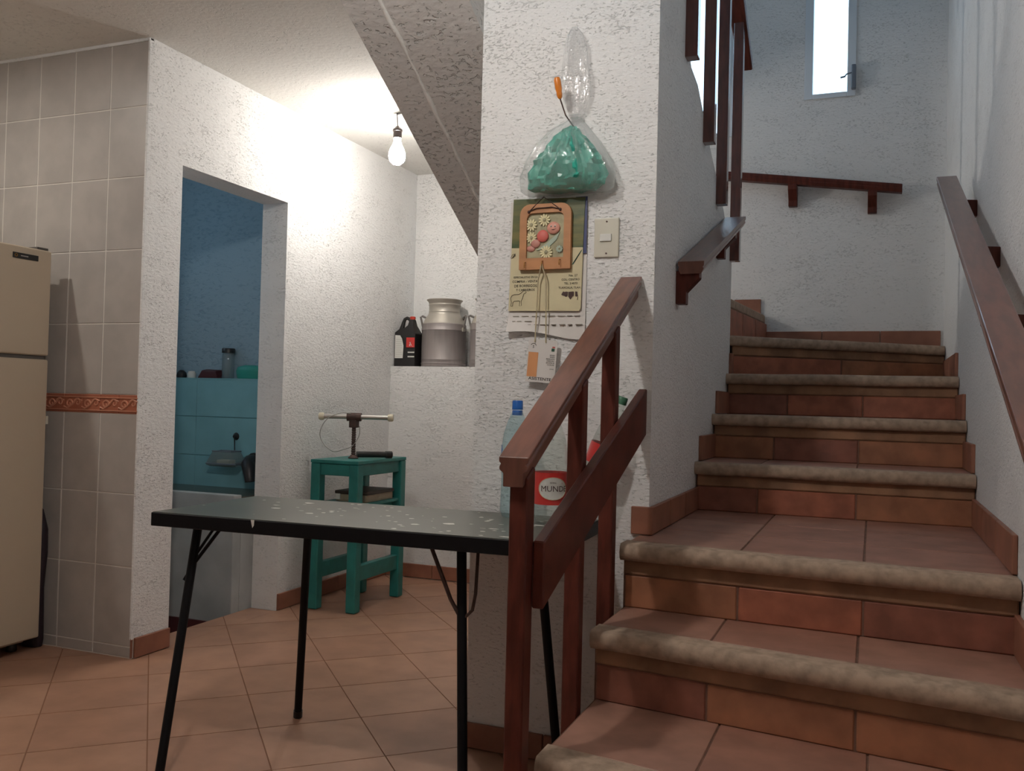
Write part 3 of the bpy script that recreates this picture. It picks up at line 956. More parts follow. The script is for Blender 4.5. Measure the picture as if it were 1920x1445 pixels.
MB().prism([tp_(0.004, 0.004, TZ - 0.006), tp_(TW - 0.004, 0.004, TZ - 0.006), tp_(TW - 0.004, TD - 0.004, TZ - 0.006), tp_(0.004, TD - 0.004, TZ - 0.006)], (0, 0, 0.006)).build('tabletop', 'table_top', tb)
for a, b_, c, d in ((0, 0, TW, 0.018), (0, TD - 0.018, TW, TD), (0, 0.018, 0.018, TD - 0.018), (TW - 0.018, 0.018, TW, TD - 0.018)):
    MB().prism([tp_(a, b_, TZ - 0.041), tp_(c, b_, TZ - 0.041), tp_(c, d, TZ - 0.041), tp_(a, d, TZ - 0.041)], (0, 0, 0.0395)).build('apron', 'black_paint', tb, bevel=0.002, seg=1)
MB().prism([tp_(0.018, 0.018, TZ - 0.012), tp_(TW - 0.018, 0.018, TZ - 0.012), tp_(TW - 0.018, TD - 0.018, TZ - 0.012), tp_(0.018, TD - 0.018, TZ - 0.012)], (0, 0, 0.005)).build('underside', 'black_paint', tb)
# spattered white paint flecks
rg = random.Random(21)
sp = MB()
for k in range(95):
    cu_, cv_ = rg.choice(((0.30, 0.30), (0.55, 0.42), (0.95, 0.36), (1.08, 0.20), (0.85, 0.12), (0.62, 0.22)))
    u, v = min(max(rg.gauss(cu_, 0.13), 0.03), TW - 0.03), min(max(rg.gauss(cv_, 0.09), 0.03), TD - 0.03)
    big = rg.random() < 0.12
    ru = rg.uniform(0.014, 0.025) if big else rg.uniform(0.003, 0.010)
    rv = ru * rg.uniform(0.35, 0.9)
    n = 7
    ph = rg.uniform(0, 6)
    sp.add([tp_(u + ru * math.cos(ph + 6.283 * q / n) * rg.uniform(0.6, 1.2), v + rv * math.sin(ph + 6.283 * q / n) * rg.uniform(0.6, 1.2), TZ + 0.0006) for q in range(n)], [tuple(range(n))])
tag(sp.build('paint_specks', 'label_white', tb), kind='stuff')
# chipped paint on the front edge
MB().add([tp_(0.345, -0.0008, TZ - 0.001), tp_(0.357, -0.0008, TZ - 0.001), tp_(0.356, -0.0008, TZ - 0.016), tp_(0.351, -0.0008, TZ - 0.024)], [(0, 3, 2, 1)]).build('paint_chip', 'label_white', tb)
LEGS = {'fl': ((-1.877, 2.2, TZ - 0.02), (-1.862, 2.045, 0)), 'rl': ((-1.705, 2.52, TZ - 0.02), (-1.819, 2.655, 0)),
        'fr': ((-1.032, 2.25, TZ - 0.02), (-0.962, 2.15, 0)), 'rr': ((-0.904, 2.5, TZ - 0.02), (-0.845, 2.575, 0))}
for k, (a, b_) in LEGS.items():
    lg = MB().tube([a, b_], 0.0135, 10).build('leg', 'black_paint', tb, smooth=40)
    A_, B_ = Vector(a), Vector(b_)
    MB().tube([B_ + (A_ - B_) * 0.0, B_ + (A_ - B_) * 0.03], 0.016, 10).build('foot_cap', 'black_plastic', lg, smooth=40)


def legp(k, t):
    a, b_ = Vector(LEGS[k][0]), Vector(LEGS[k][1])
    return a.lerp(b_, t)


q = legp('fl', 0.17)
MB().tube([q, (-1.805, 2.20, TZ - 0.03)], 0.0045, 6).build('brace', 'black_paint', tb)
q2 = legp('fl', 0.20)
MB().tube([q2, (-1.78, 2.20, TZ - 0.03)], 0.0055, 6).build('brace', 'black_paint', tb)
q3 = legp('fl', 0.24)
MB().prism([q3 + Vector((-0.028, 0, -0.01)), q3 + Vector((-0.01, 0, -0.018)), q3 + Vector((0.0, 0, 0.03))], (0, 0.012, 0)).build('latch', 'black_paint', tb)
q = legp('fr', 0.30)
MB().tube([(-1.118, 2.22, TZ - 0.03), q + Vector((-0.03, -0.01, 0.055)), q], 0.0055, 6).build('brace', 'rust', tb)
MB().tube([(-0.985, 2.26, TZ - 0.03), q + Vector((0.038, 0.0, 0.075)), q + Vector((0.03, 0, 0.03)), q], 0.0045, 6).build('brace', 'rust', tb)
q = legp('rl', 0.14)
MB().tube([(-1.76, 2.50, TZ - 0.03), q + Vector((-0.02, 0, 0.03)), q], 0.0035, 6).build('brace', 'black_paint', tb)
MB().tube([(-1.64, 2.52, TZ - 0.03), q], 0.0055, 6).build('brace', 'black_paint', tb)
q = legp('rr', 0.2)
MB().tube([(-0.97, 2.5, TZ - 0.03), q], 0.005, 6).build('brace', 'black_paint', tb)

# ------------------------------------------------------------------ bottles on the table
def bottle_prof(h, r, neck=0.013, waist=0.0):
    return [(0, 0.004), (r * 0.5, 0.0), (r * 0.85, 0.003), (r, 0.02 * h / 0.33), (r, 0.10 * h), (r * (1 - waist), 0.30 * h), (r, 0.52 * h), (r * 0.98, 0.60 * h),
            (r * 0.86, 0.72 * h), (r * 0.62, 0.82 * h), (r * 0.38, 0.89 * h), (neck, 0.925 * h), (neck, 0.965 * h)]


B1 = (-0.996, 2.552, TZ)
b1 = thing('water_bottle', 'pale blue plastic bottle with a blue screw cap on the table', 'bottle', B1)
hb = 0.352
MB().lathe(bottle_prof(hb, 0.046, waist=0.05), B1, 28).build('bottle_body', 'bottle_blue', b1, smooth=60)
MB().lathe([(0, hb), (0.0145, hb), (0.016, hb - 0.003), (0.0165, hb - 0.028), (0.0, hb - 0.028)][::-1], B1, 20).build('cap', 'blue_cap', b1, smooth=40)
MB().lathe([(0.0152, hb - 0.045), (0.0158, hb - 0.042), (0.0158, hb - 0.031), (0.0152, hb - 0.030)], B1, 20).build('neck_ring', 'blue_cap', b1, smooth=40)


def on_cyl(c, rad, ang0, z0):
    return lambda x, y: (c[0] + rad * math.cos(ang0 + x / rad), c[1] + rad * math.sin(ang0 + x / rad), z0 + y)


# torn blue print on the bottle
mk = MB()
fa_ = on_cyl(B1, 0.0462, math.radians(-150), TZ + 0.205)
mk.add([fa_(x, y) for x, y in ((-0.014, -0.012), (0.0, -0.014), (0.013, -0.003), (0.010, 0.010), (-0.004, 0.015), (-0.014, 0.008))], [tuple(range(6))])
mk.build('blue_print', 'blue_cap', b1)
B2 = (-0.866, 2.50, TZ)
b2 = thing('soda_bottle', 'clear soda bottle with a red MUNDET label standing on the table', 'bottle', B2)
hb2 = 0.335
MB().lathe(bottle_prof(hb2, 0.049), B2, 28).build('bottle_body', 'bottle_clear', b2, smooth=60)
MB().lathe([(0, hb2), (0.0145, hb2), (0.016, hb2 - 0.003), (0.0165, hb2 - 0.022), (0, hb2 - 0.022)][::-1], B2, 20).build('cap', 'red_cap', b2, smooth=40)
rl = 0.0497
lbm = MB()
lbm.lathe([(rl, 0.055), (rl, 0.06), (rl, 0.142), (rl, 0.147)], B2, 36)
lab = lbm.build('label_wrap', 'red_label', b2, smooth=60)
ang = math.radians(-63)
el = MB()
fo = on_cyl(B2, rl + 0.0006, ang, TZ + 0.102)
n_ = 24
for k in range(n_):
    el.v.append(Vector(fo(0.043 * math.cos(2 * math.pi * k / n_), 0.031 * math.sin(2 * math.pi * k / n_))))
for s_ in (0.66, 0.33):
    for k in range(n_):
        el.v.append(Vector(fo(0.043 * s_ * math.cos(2 * math.pi * k / n_), 0.031 * s_ * math.sin(2 * math.pi * k / n_))))
el.v.append(Vector(fo(0, 0)))
for ring in (0, 1):
    for k in range(n_):
        el.f.append((ring * n_ + k, ring * n_ + (k + 1) % n_, (ring + 1) * n_ + (k + 1) % n_, (ring + 1) * n_ + k))
for k in range(n_):
    el.f.append((2 * n_ + k, 2 * n_ + (k + 1) % n_, 3 * n_))
el.build('label_oval', 'label_white', lab)
fo2 = on_cyl(B2, rl + 0.0012, ang, TZ + 0.094)
tmb = MB()
for kx, chs in ((0, 'MUNDET'),):
    text_mb(chs, 0.0235, lambda x, y: fo2(x - 0.037, y), tmb, 'LEFT', 0.0)
text_mb('SIDRAL', 0.006, on_cyl(B2, rl + 0.0012, ang, TZ + 0.117), tmb)
tmb.build('label_text', 'ink_brown', lab)
ring = MB()
ring.tube([fo(0.044 * math.cos(2 * math.pi * k / 30), 0.032 * math.sin(2 * math.pi * k / 30)) for k in range(30)], 0.0009, 5, closed=True)
ring.build('label_ring', 'paper_cream', lab)
# leaning empty bottle behind the lower rail
axis = Vector((0.314, 0.02, 0.949)).normalized()
B3 = Vector((-0.800, 2.592, TZ + 0.014))
b3 = thing('soda_bottle', 'leaning clear bottle with a green cap behind the lower wooden plank', 'bottle', tuple(B3))
MB().lathe(bottle_prof(0.375, 0.045), B3, 24, axis=axis).build('bottle_body', 'bottle_clear', b3, smooth=60)
MB().lathe([(0, 0.375), (0.0145, 0.375), (0.016, 0.372), (0.0165, 0.353), (0, 0.353)][::-1], B3, 18, axis=axis).build('cap', 'green_cap', b3, smooth=40)
MB().lathe([(0.0458, 0.165), (0.0458, 0.18), (0.0458, 0.21), (0.0455, 0.225)], B3, 24, axis=axis).build('label_wrap', 'red_label', b3, smooth=60)

# ------------------------------------------------------------------ wooden balustrade at the foot of the stairs
bs = thing('balustrade', 'dark red wooden balustrade with moulded handrail at the foot of the stairs', 'balustrade', (-0.68, 2.1, 0))


def rail_z(y):
    return 0.985 + 0.535 * (y - 1.725)


def moulded(ya, yb, zfun, xa, xb, h=0.062):
    """Handrail with a moulded section, swept along y."""
    wd = xb - xa
    sec = [(0.0, 0.0), (wd, 0.0), (wd, -0.011), (wd - 0.005, -0.015), (wd - 0.001, -0.020), (wd - 0.001, -0.027), (wd - 0.010, -0.034), (wd - 0.010, -h),
           (0.010, -h), (0.010, -0.034), (0.001, -0.027), (0.001, -0.020), (0.005, -0.015), (0.0, -0.011)]
    mb = MB()
    for y in (ya, yb):
        for a, c in sec:
            mb.v.append(Vector((xa + a, y, zfun(y) + c)))
    n = len(sec)
    mb.f = [(k, (k + 1) % n, n + (k + 1) % n, n + k) for k in range(n)] + [tuple(range(n)), tuple(range(2 * n - 1, n - 1, -1))]
    return mb


XA, XB = -0.713, -0.648
moulded(1.728, 2.658, rail_z, XA, XB).build('handrail', 'wood_rail', bs, recalc=True, bevel=0.0015, seg=1)
# newel and posts fixed to the flank of the steps
for y, z0, dy in ((1.739, 0.0, 0.044), (2.112, 0.10, 0.036), (2.398, 0.25, 0.042)):
    x0, x1 = -0.692, -0.652
    mb = MB()
    za, zb = rail_z(y) - 0.05, rail_z(y + dy) - 0.05
    mb.add([(x0, y, z0), (x1, y, z0), (x1, y + dy, z0), (x0, y + dy, z0), (x0, y, za), (x1, y, za), (x1, y + dy, zb), (x0, y + dy, zb)],
           [(3, 2, 1, 0), (4, 5, 6, 7), (0, 1, 5, 4), (1, 2, 6, 5), (2, 3, 7, 6), (3, 0, 4, 7)])
    mb.build('newel_post' if z0 == 0 else 'baluster', 'wood_dark', bs, bevel=0.003, seg=1)
pl = MB()
pl.prism([(-0.650, 1.772, 0.672), (-0.650, 1.772, 0.812), (-0.650, 2.657, 1.148), (-0.650, 2.657, 1.010)], (0.026, 0, 0))
pl.build('lower_plank', 'wood_dark', bs, bevel=0.003, seg=1)


# ------------------------------------------------------------------ other handrails
def slope_rail(name, label, p0, p1, wx, h, mt, axis='y'):
    """Square moulded rail between p0 and p1 (centre of top face)."""
    t = thing(name, label, 'handrail', (p0[0], p0[1], p0[2]))
    p0, p1 = Vector(p0), Vector(p1)
    d = (p1 - p0)
    side = Vector((0, 0, 1)).cross(d).normalized() * (wx / 2)
    mb = MB()
    sec = [(-1, 0), (1, 0), (1, -0.35), (0.90, -0.45), (0.99, -0.6), (0.78, -1), (-0.78, -1), (-0.99, -0.6), (-0.90, -0.45), (-1, -0.35)]
    for p in (p0, p1):
        for a, c in sec:
            mb.v.append(p + side * a + Vector((0, 0, c * h)))
    n = len(sec)
    mb.f = [(k, (k + 1) % n, n + (k + 1) % n, n + k) for k in range(n)] + [tuple(range(n)), tuple(range(2 * n - 1, n - 1, -1))]
    mb.build('rail', mt, t, recalc=True, bevel=0.0015, seg=1)
    return t


# right wall rail
rr_ = slope_rail('handrail', 'long sloping wooden handrail on the right stair wall', (0.243, 3.74, 1.985), (0.243, 1.0, 0.83), 0.068, 0.045, 'wood_rail')
for y in (3.55, 2.90, 2.30, 1.6):
    z = 1.985 - 0.4215 * (3.74 - y)
    MB().prism([(XR, y - 0.016, z - 0.115), (XR, y - 0.016, z - 0.058), (0.225, y - 0.016, z - 0.050), (0.225, y - 0.016, z - 0.080), (0.285, y - 0.016, z - 0.115)], (0, 0.032, 0)).build('bracket', 'wood_dark', rr_, bevel=0.002, seg=1)
# short rail on the stringer wall
sr_ = slope_rail('handrail', 'short varnished handrail on the white wall behind the pillar', (-0.561, 2.965, 1.574), (-0.561, 3.96, 1.918), 0.086, 0.042, 'wood_rail')
for y in (3.0, 3.80):
    z = 1.574 + 0.3457 * (y - 2.965)
    MB().prism([(XPR, y - 0.02, z - 0.15), (XPR, y - 0.02, z - 0.04), (-0.535, y - 0.02, z - 0.04), (-0.535, y - 0.02, z - 0.065), (-0.578, y - 0.02, z - 0.11), (-0.578, y - 0.02, z - 0.15)], (0, 0.042, 0)).build('bracket', 'wood_dark', sr_, bevel=0.002, seg=1)
# rail across the stairwell back wall
br_ = slope_rail('handrail', 'dark handrail on the back wall under the narrow window', (-0.80, 5.035, 2.392), (0.122, 5.035, 2.260), 0.06, 0.042, 'wood_dark')
for x in (-0.418, -0.020):
    z = 2.392 - 0.143 * (x + 0.80)
    MB().prism([(x - 0.022, YB, z - 0.15), (x - 0.022, YB, z - 0.04), (x - 0.022, 5.01, z - 0.04), (x - 0.022, 5.01, z - 0.07), (x - 0.022, 5.06, z - 0.12), (x - 0.022, 5.06, z - 0.15)], (0.045, 0, 0)).build('bracket', 'wood_dark', br_, bevel=0.002, seg=1)
# upper balustrade hung on the stringer wall
ub = thing('balustrade', 'upper stair balustrade of dark square balusters hung on the stringer wall', 'balustrade', (-0.58, 3.6, 1.7))


def up_z(y):
    return 2.76 + 0.56 * (4.40 - y)


for y, z0 in ((3.05, 2.285), (3.42, 2.095), (3.745, 1.93), (4.155, 1.76)):
    MB().box((XPR - 0.002, y, z0), (XPR + 0.042, y + 0.05, up_z(y) - 0.03)).build('baluster', 'wood_gloss', ub, bevel=0.004, seg=2)
mb = MB()
mb.prism([(XPR - 0.015, 4.40, up_z(4.40)), (XPR - 0.015, 4.40, up_z(4.40) - 0.055), (XPR - 0.015, 2.2, up_z(2.2) - 0.055), (XPR - 0.015, 2.2, up_z(2.2))], (0.068, 0, 0))
mb.build('handrail', 'wood_dark', ub, bevel=0.004, seg=1)

# ------------------------------------------------------------------ stool
sx0, sx1, sy0, sy1 = -2.715, -2.43, 4.015, 4.525
so = thing('stool', 'tall teal painted wooden stool in the alcove corner', 'stool', (-2.57, 4.27, 0))
SZ = 0.775
lw = 0.055
for x in (sx0, sx1 - lw):
    for y in (sy0, sy1 - lw):
        MB().box((x, y, 0), (x + lw, y + lw, SZ - 0.018)).build('leg', 'green_paint', so, bevel=0.004, seg=1)
MB().box((sx0 - 0.001, sy0 - 0.001, SZ - 0.018), (sx1 + 0.001, sy1 + 0.001, SZ)).build('seat', 'green_paint', so, bevel=0.004, seg=2)
for y in (sy0 + 0.008, sy1 - lw + 0.008):
    MB().box((sx0 + lw, y, SZ - 0.08), (sx1 - lw, y + 0.036, SZ - 0.018)).build('apron', 'green_paint', so, bevel=0.003, seg=1)
    MB().box((sx0 + lw, y, 0.50), (sx1 - lw, y + 0.036, 0.535)).build('stretcher', 'green_paint', so, bevel=0.003, seg=1)
for x in (sx0 + 0.008, sx1 - lw + 0.008):
    MB().box((x, sy0 + lw, SZ - 0.08), (x + 0.036, sy1 - lw, SZ - 0.018)).build('apron', 'green_paint', so, bevel=0.003, seg=1)
    MB().box((x, sy0 + lw, 0.155), (x + 0.036, sy1 - lw, 0.235)).build('stretcher', 'green_paint', so, bevel=0.003, seg=1)
MB().box((sx0 + 0.012, sy0 + 0.012, 0.535), (sx1 - 0.012, sy1 - 0.012, 0.549)).build('shelf', 'green_paint', so)
# flat tin on the stool's lower shelf
ti = thing('tin_box', 'flat brown tin box with a pale end on the stool shelf', 'tin', (-2.57, 4.3, 0.549))
MB().box((-2.645, 4.15, 0.549), (-2.455, 4.43, 0.590)).build('body', 'tin_tan', ti, bevel=0.012, seg=2)
MB().box((-2.65, 4.145, 0.588), (-2.45, 4.435, 0.608)).build('lid', 'tin_dark', ti, bevel=0.010, seg=2)
MB().box((-2.640, 4.142, 0.560), (-2.615, 4.15, 0.590)).build('clasp', 'label_white', ti, bevel=0.002)

# hand pump with T-handle on the stool
PX, PY = -2.575, 4.20
hp = thing('hand_pump', 'T-handled hand pump with rusty shaft standing on the teal stool', 'pump', (PX, PY, SZ))
MB().lathe([(0, 0), (0.026, 0), (0.028, 0.005), (0.020, 0.012), (0.014, 0.020), (0, 0.020)], (PX, PY, SZ), 18).build('base', 'rust', hp, smooth=40)
thr_ = []
for k in range(13):
    z = 0.015 + k * 0.0125
    thr_ += [(0.0125, z), (0.0095, z + 0.00625)]
MB().lathe([(0, 0.012)] + thr_ + [(0, 0.18)], (PX, PY, SZ), 14).build('shaft', 'rust', hp)
MB().box((PX - 0.020, PY - 0.020, SZ + 0.165), (PX + 0.020, PY + 0.020, SZ + 0.205)).build('collar', 'rust', hp, bevel=0.004)
hd = Vector((0.93, 0.36, 0)).normalized()
c_ = Vector((PX, PY, SZ + 0.222))
MB().tube([c_ - hd * 0.038, c_ + hd * 0.038], 0.023, 14).build('tee', 'rust', hp, smooth=40)
bar = MB().tube([c_ - hd * 0.175, c_ + hd * 0.195], 0.0125, 14).build('handle_bar', 'steel', hp, smooth=40)
for s in (-0.175, 0.195):
    MB().lathe([(0, -0.014), (0.017, -0.014), (0.020, -0.008), (0.020, 0.008), (0.017, 0.014), (0, 0.014)], c_ + hd * s, 16, axis=hd).build('end_cap', 'cream', bar, smooth=40)
cp = [c_ + Vector((-0.01, -0.02, 0.018)), c_ - hd * 0.06 + Vector((0, -0.02, 0.02)), c_ - hd * 0.13 + Vector((0, -0.02, -0.01)), c_ - hd * 0.168 + Vector((0, -0.02, -0.075)),
      c_ - hd * 0.158 + Vector((0, -0.02, -0.135)), c_ - hd * 0.10 + Vector((0, -0.02, -0.185)), c_ - hd * 0.045 + Vector((0, -0.018, -0.175)), c_ + Vector((0, -0.014, -0.155)), c_ + hd * 0.022 + Vector((0, 0.012, -0.10)), c_ + hd * 0.02 + Vector((0, 0.018, -0.04))]
sm = []
for i in range(len(cp) - 1):
    p0, p1, p2, p3 = cp[max(i - 1, 0)], cp[i], cp[i + 1], cp[min(i + 2, len(cp) - 1)]
    for k in range(5):
        t = k / 5
        sm.append(0.5 * ((2 * p1) + (p2 - p0) * t + (2 * p0 - 5 * p1 + 4 * p2 - p3) * t * t + (3 * p1 - p0 - 3 * p2 + p3) * t ** 3))
MB().tube(sm, 0.0024, 6).build('cable_loop', 'cable', hp, smooth=80)
MB().tube([(PX + 0.012, PY + 0.015, SZ + 0.022), (PX + 0.13, PY + 0.14, SZ + 0.020)], 0.0165, 14).build('cylinder', 'black_plastic', hp, smooth=40)
MB().tube([(PX + 0.122, PY + 0.132, SZ + 0.020), (PX + 0.145, PY + 0.158, SZ + 0.020)], 0.0195, 14).build('cylinder_cap', 'black_plastic', hp, smooth=40)

# ------------------------------------------------------------------ milk cans and oil jug on the ledge
def milk_can(label, x, y, group):
    t = thing('milk_can', label, 'milk can', (x, y, ZLEDGE), group)
    c = (x, y, ZLEDGE)
    R_ = 0.140
    MB().lathe([(0, 0.002), (R_ - 0.006, 0.0), (R_, 0.004), (R_, 0.016), (R_ + 0.003, 0.019), (R_ + 0.003, 0.023), (R_, 0.026), (R_, 0.042), (R_ + 0.002, 0.045), (R_, 0.048),
                (R_, 0.228), (R_ + 0.002, 0.231), (R_, 0.234), (R_, 0.268), (R_ - 0.004, 0.272)], c, 40).build('body', 'aluminium', t, smooth=40)
    MB().lathe([(R_ - 0.004, 0.272), (R_ - 0.010, 0.281), (0.122, 0.305), (0.104, 0.330), (0.098, 0.345), (0.100, 0.349), (0.098, 0.353), (0.098, 0.388), (0.101, 0.391), (0.101, 0.396), (0.099, 0.399),
                (0.104, 0.412), (0.113, 0.421), (0.115, 0.425), (0.112, 0.427), (0.098, 0.415), (0.093, 0.39), (0.092, 0.30)], c, 40).build('shoulder', 'aluminium_pale', t, smooth=50)
    for s in (-1, 1):
        h = MB().tube([(x + s * (R_ + 0.002), y - 0.012, ZLEDGE + 0.245), (x + s * (R_ + 0.018), y - 0.02, ZLEDGE + 0.320), (x + s * (R_ + 0.012), y - 0.01, ZLEDGE + 0.326),
                       (x + s * (R_ - 0.016), y + 0.02, ZLEDGE + 0.312), (x + s * (R_ - 0.034), y + 0.03, ZLEDGE + 0.275)], 0.0066, 8)
        h.build('handle', 'can_handle', t, smooth=50)
        MB().box((x + s * R_ - 0.006, y - 0.028, ZLEDGE + 0.225), (x + s * R_ + 0.006, y + 0.004, ZLEDGE + 0.25)).build('handle_lug', 'aluminium_pale', t, bevel=0.002)
    return t


milk_can('aluminium milk can with a flared rim standing in the middle of the ledge', -2.532, 5.174, 'milk cans on the ledge')
milk_can('aluminium milk can half hidden by the pillar edge on the ledge', -2.198, 5.176, 'milk cans on the ledge')
OX, OY = -2.752, 5.115
oj = thing('oil_jug', 'black plastic oil jug with white and red labels on the ledge', 'jug', (OX, OY, ZLEDGE))
D = 0.055
out = [(-0.072, 0.0), (0.075, 0.0), (0.075, 0.205), (0.060, 0.230), (0.044, 0.262), (0.040, 0.300), (0.012, 0.300), (0.008, 0.262), (-0.012, 0.244), (-0.046, 0.238), (-0.072, 0.215)]
jm = MB()
for s_ in (-1, 1):
    for a, c in out:
        th_ = 1.0 if c < 0.21 else max(0.33, 1.0 - (c - 0.21) / 0.09 * 0.70)
        jm.v.append(Vector((OX + a, OY + s_ * D * th_, ZLEDGE + c)))
no_ = len(out)
jm.f = [tuple(range(no_)), tuple(range(2 * no_ - 1, no_ - 1, -1))] + [(k, k + no_, (k + 1) % no_ + no_, (k + 1) % no_) for k in range(no_)]
jm.build('jug_body', 'black_plastic', oj, bevel=0.006, seg=2, smooth=45, recalc=True)
MB().tube([(OX + a, OY, ZLEDGE + c) for a, c in ((0.016, 0.285), (0.004, 0.303), (-0.014, 0.310), (-0.029, 0.303), (-0.037, 0.285), (-0.043, 0.262), (-0.052, 0.232))], [0.012, 0.012, 0.011, 0.011, 0.012, 0.014, 0.018], 10).build('jug_handle', 'black_plastic', oj, smooth=60)
MB().lathe([(0, 0.30), (0.017, 0.30), (0.018, 0.304), (0.018, 0.316), (0.015, 0.319), (0, 0.319)], (OX + 0.026, OY, ZLEDGE), 18).build('cap', 'red_cap', oj, smooth=40)
yf = OY - D - 0.0012
MB().prism([(OX + a, yf, ZLEDGE + c) for a, c in ((-0.066, 0.052), (-0.010, 0.052), (-0.006, 0.13), (-0.018, 0.175), (-0.032, 0.196), (-0.066, 0.198))], (0, 0.002, 0)).build('back_label', 'label_white', oj)
ls = MB()
for k in range(9):
    ls.box((OX - 0.060, yf - 0.0004, ZLEDGE + 0.062 + k * 0.0135), (OX - (0.016 if k % 3 else 0.024), yf, ZLEDGE + 0.0632 + k * 0.0135))
ls.build('label_lines', 'ink_soft', oj)
MB().prism([(OX + a, yf, ZLEDGE + c) for a, c in ((0.014, 0.120), (0.072, 0.120), (0.072, 0.182), (0.014, 0.182))], (0, 0.002, 0)).build('front_label', 'red_label', oj)
lm = MB()
for a, c, w_, h_ in ((0.036, 0.128, 0.004, 0.012), (0.040, 0.138, 0.004, 0.014), (0.046, 0.128, 0.004, 0.014), (0.036, 0.150, 0.010, 0.003), (0.058, 0.126, 0.003, 0.003)):
    lm.box((OX + a, yf - 0.0006, ZLEDGE + c), (OX + a + w_, yf, ZLEDGE + c + h_))
for c in (0.085, 0.058):
    lm.box((OX + 0.026, yf - 0.0006, ZLEDGE + c), (OX + 0.072, yf + 0.0012, ZLEDGE + c + 0.008))
lm.build('label_marks', 'label_white', oj)

# ------------------------------------------------------------------ things hung on the pillar face
def pf(d):
    return YP - d


# calendar: old sheet behind, blue-edged sheet, card in front
ca = thing('wall_calendar', 'printed wall calendar with farm animals hanging on the pillar', 'calendar', (-0.95, YP, 1.35))
# back sheet with curled bottom
mb = MB()
nx, nz = 10, 14
x0, x1, zt, zb = -1.076, -0.822, 1.73, 1.305
for i in range(nx + 1):
    for k in range(nz + 1):
        u, v = i / nx, k / nz
        curl = max(0, v - 0.8) / 0.2
        z = zt + (zb - zt) * v + 0.010 * math.sin(u * 5) * curl + (0.014 * (1 - u) ** 3 * curl)
        mb.v.append(Vector((x0 + (x1 - x0) * u, pf(0.004 + 0.022 * curl ** 2 * (0.6 + 0.4 * math.cos(u * 4))), z)))
for i in range(nx):
    for k in range(nz):
        a = i * (nz + 1) + k
        mb.f.append((a, a + 1, a + nz + 2, a + nz + 1))
sh = mb.build('calendar_sheet', 'paper_white', ca, smooth=80)
ln = MB()
rg = random.Random(5)
for z, n in ((1.368, 9), (1.352, 3), (1.341, 10)):
    x = -1.06
    for k in range(n):
        wl = rg.uniform(0.010, 0.026)
        ln.box((x, pf(0.0085 if z > 1.36 else 0.0125), z), (x + wl, pf(0.0065), z + 0.0016))
        x += wl + rg.uniform(0.004, 0.012)
        if x > -0.85:
            break
ln.build('calendar_lines', 'ink_soft', sh)
MB().box((-0.86, pf(0.009), 1.56), (-0.823, pf(0.006), 1.735)).build('blue_sheet', 'paper_blue', ca)
MB().prism([(-1.074, pf(0.012), 1.386), (-0.842, pf(0.012), 1.383), (-0.836, pf(0.012), 1.390), (-0.833, pf(0.012), 1.578), (-1.068, pf(0.012), 1.584)], (0, 0.004, 0)).build('printed_card', 'paper_cream', ca)
MB().prism([(-1.068, pf(0.012), 1.584), (-0.833, pf(0.012), 1.578), (-0.829, pf(0.012), 1.732), (-1.065, pf(0.012), 1.738)], (0, 0.004, 0)).build('photo_panel', 'paper_photo', ca)


def pl_(x0, z0, d=0.0128):
    return lambda x, y: (x0 + x, pf(d), z0 + y)


for s, x, z, sz in (('ESPECIALISTAS EN LA', -1.018, 1.488, 0.0085), ('COMPRA - VENTA', -1.020, 1.474, 0.0105), ('DE BORREGOS', -1.018, 1.460, 0.0115), ('Y CARNEROS', -1.018, 1.4475, 0.0105),
                    ('No. 27', -0.862, 1.489, 0.010), ('COL. CENTRO', -0.870, 1.477, 0.009), ('TEL. 2 4573', -0.869, 1.465, 0.009), ('TLAXCALA, TLAX.', -0.872, 1.452, 0.009)):
    tag(text_mb(s, sz, pl_(x, z)).build('print_text', 'ink', ca), kind='stuff')
# sheep outline
shp = [(0, 0.026), (0.004, 0.034), (0.012, 0.037), (0.028, 0.037), (0.036, 0.042), (0.042, 0.048), (0.050, 0.049), (0.052, 0.044), (0.049, 0.040), (0.046, 0.041), (0.043, 0.036), (0.040, 0.024), (0.036, 0.016),
       (0.037, 0.002), (0.030, 0.001), (0.031, 0.016), (0.028, 0.017), (0.012, 0.016), (0.008, 0.012), (0.007, 0.001), (0.001, 0.001), (0.003, 0.014), (0.001, 0.020)]
MB().tube([(-1.067 + a, pf(0.0132), 1.400 + c) for a, c in shp], 0.0007, 4, closed=True).build('sheep_print', 'ink', ca)
# cow silhouette
cow = MB()
for poly in ([(0, 0.034), (0.006, 0.044), (0.010, 0.042), (0.016, 0.043), (0.022, 0.042), (0.021, 0.030), (0.016, 0.026), (0.010, 0.030), (0.004, 0.031)],
             [(0.023, 0.042), (0.038, 0.043), (0.041, 0.042), (0.041, 0.030), (0.036, 0.026), (0.031, 0.018), (0.027, 0.021), (0.023, 0.028)],
             [(0.045, 0.043), (0.052, 0.042), (0.053, 0.030), (0.049, 0.026), (0.045, 0.029)]):
    cow.add([(-0.899 + a, pf(0.0129), 1.400 + c) for a, c in poly], [tuple(range(len(poly)))])
cow.tube([(-0.899 + a, pf(0.0129), 1.400 + c) for a, c in ((0.053, 0.032), (0.0535, 0.022), (0.052, 0.017))], 0.0008, 4)
cow.build('cow_print', 'ink_brown', ca)
ra = MB()
for k in range(7):
    ra.add([(-0.868 + 0.004 * k, pf(0.0129), 1.525 + 0.006 * k), (-0.862 + 0.004 * k, pf(0.0129), 1.527 + 0.006 * k), (-0.853 + 0.003 * k, pf(0.0129), 1.541 + 0.005 * k), (-0.861 + 0.004 * k, pf(0.0129), 1.534 + 0.006 * k)], [(0, 1, 2, 3)])
ra.build('plant_print', 'green_print', ca)
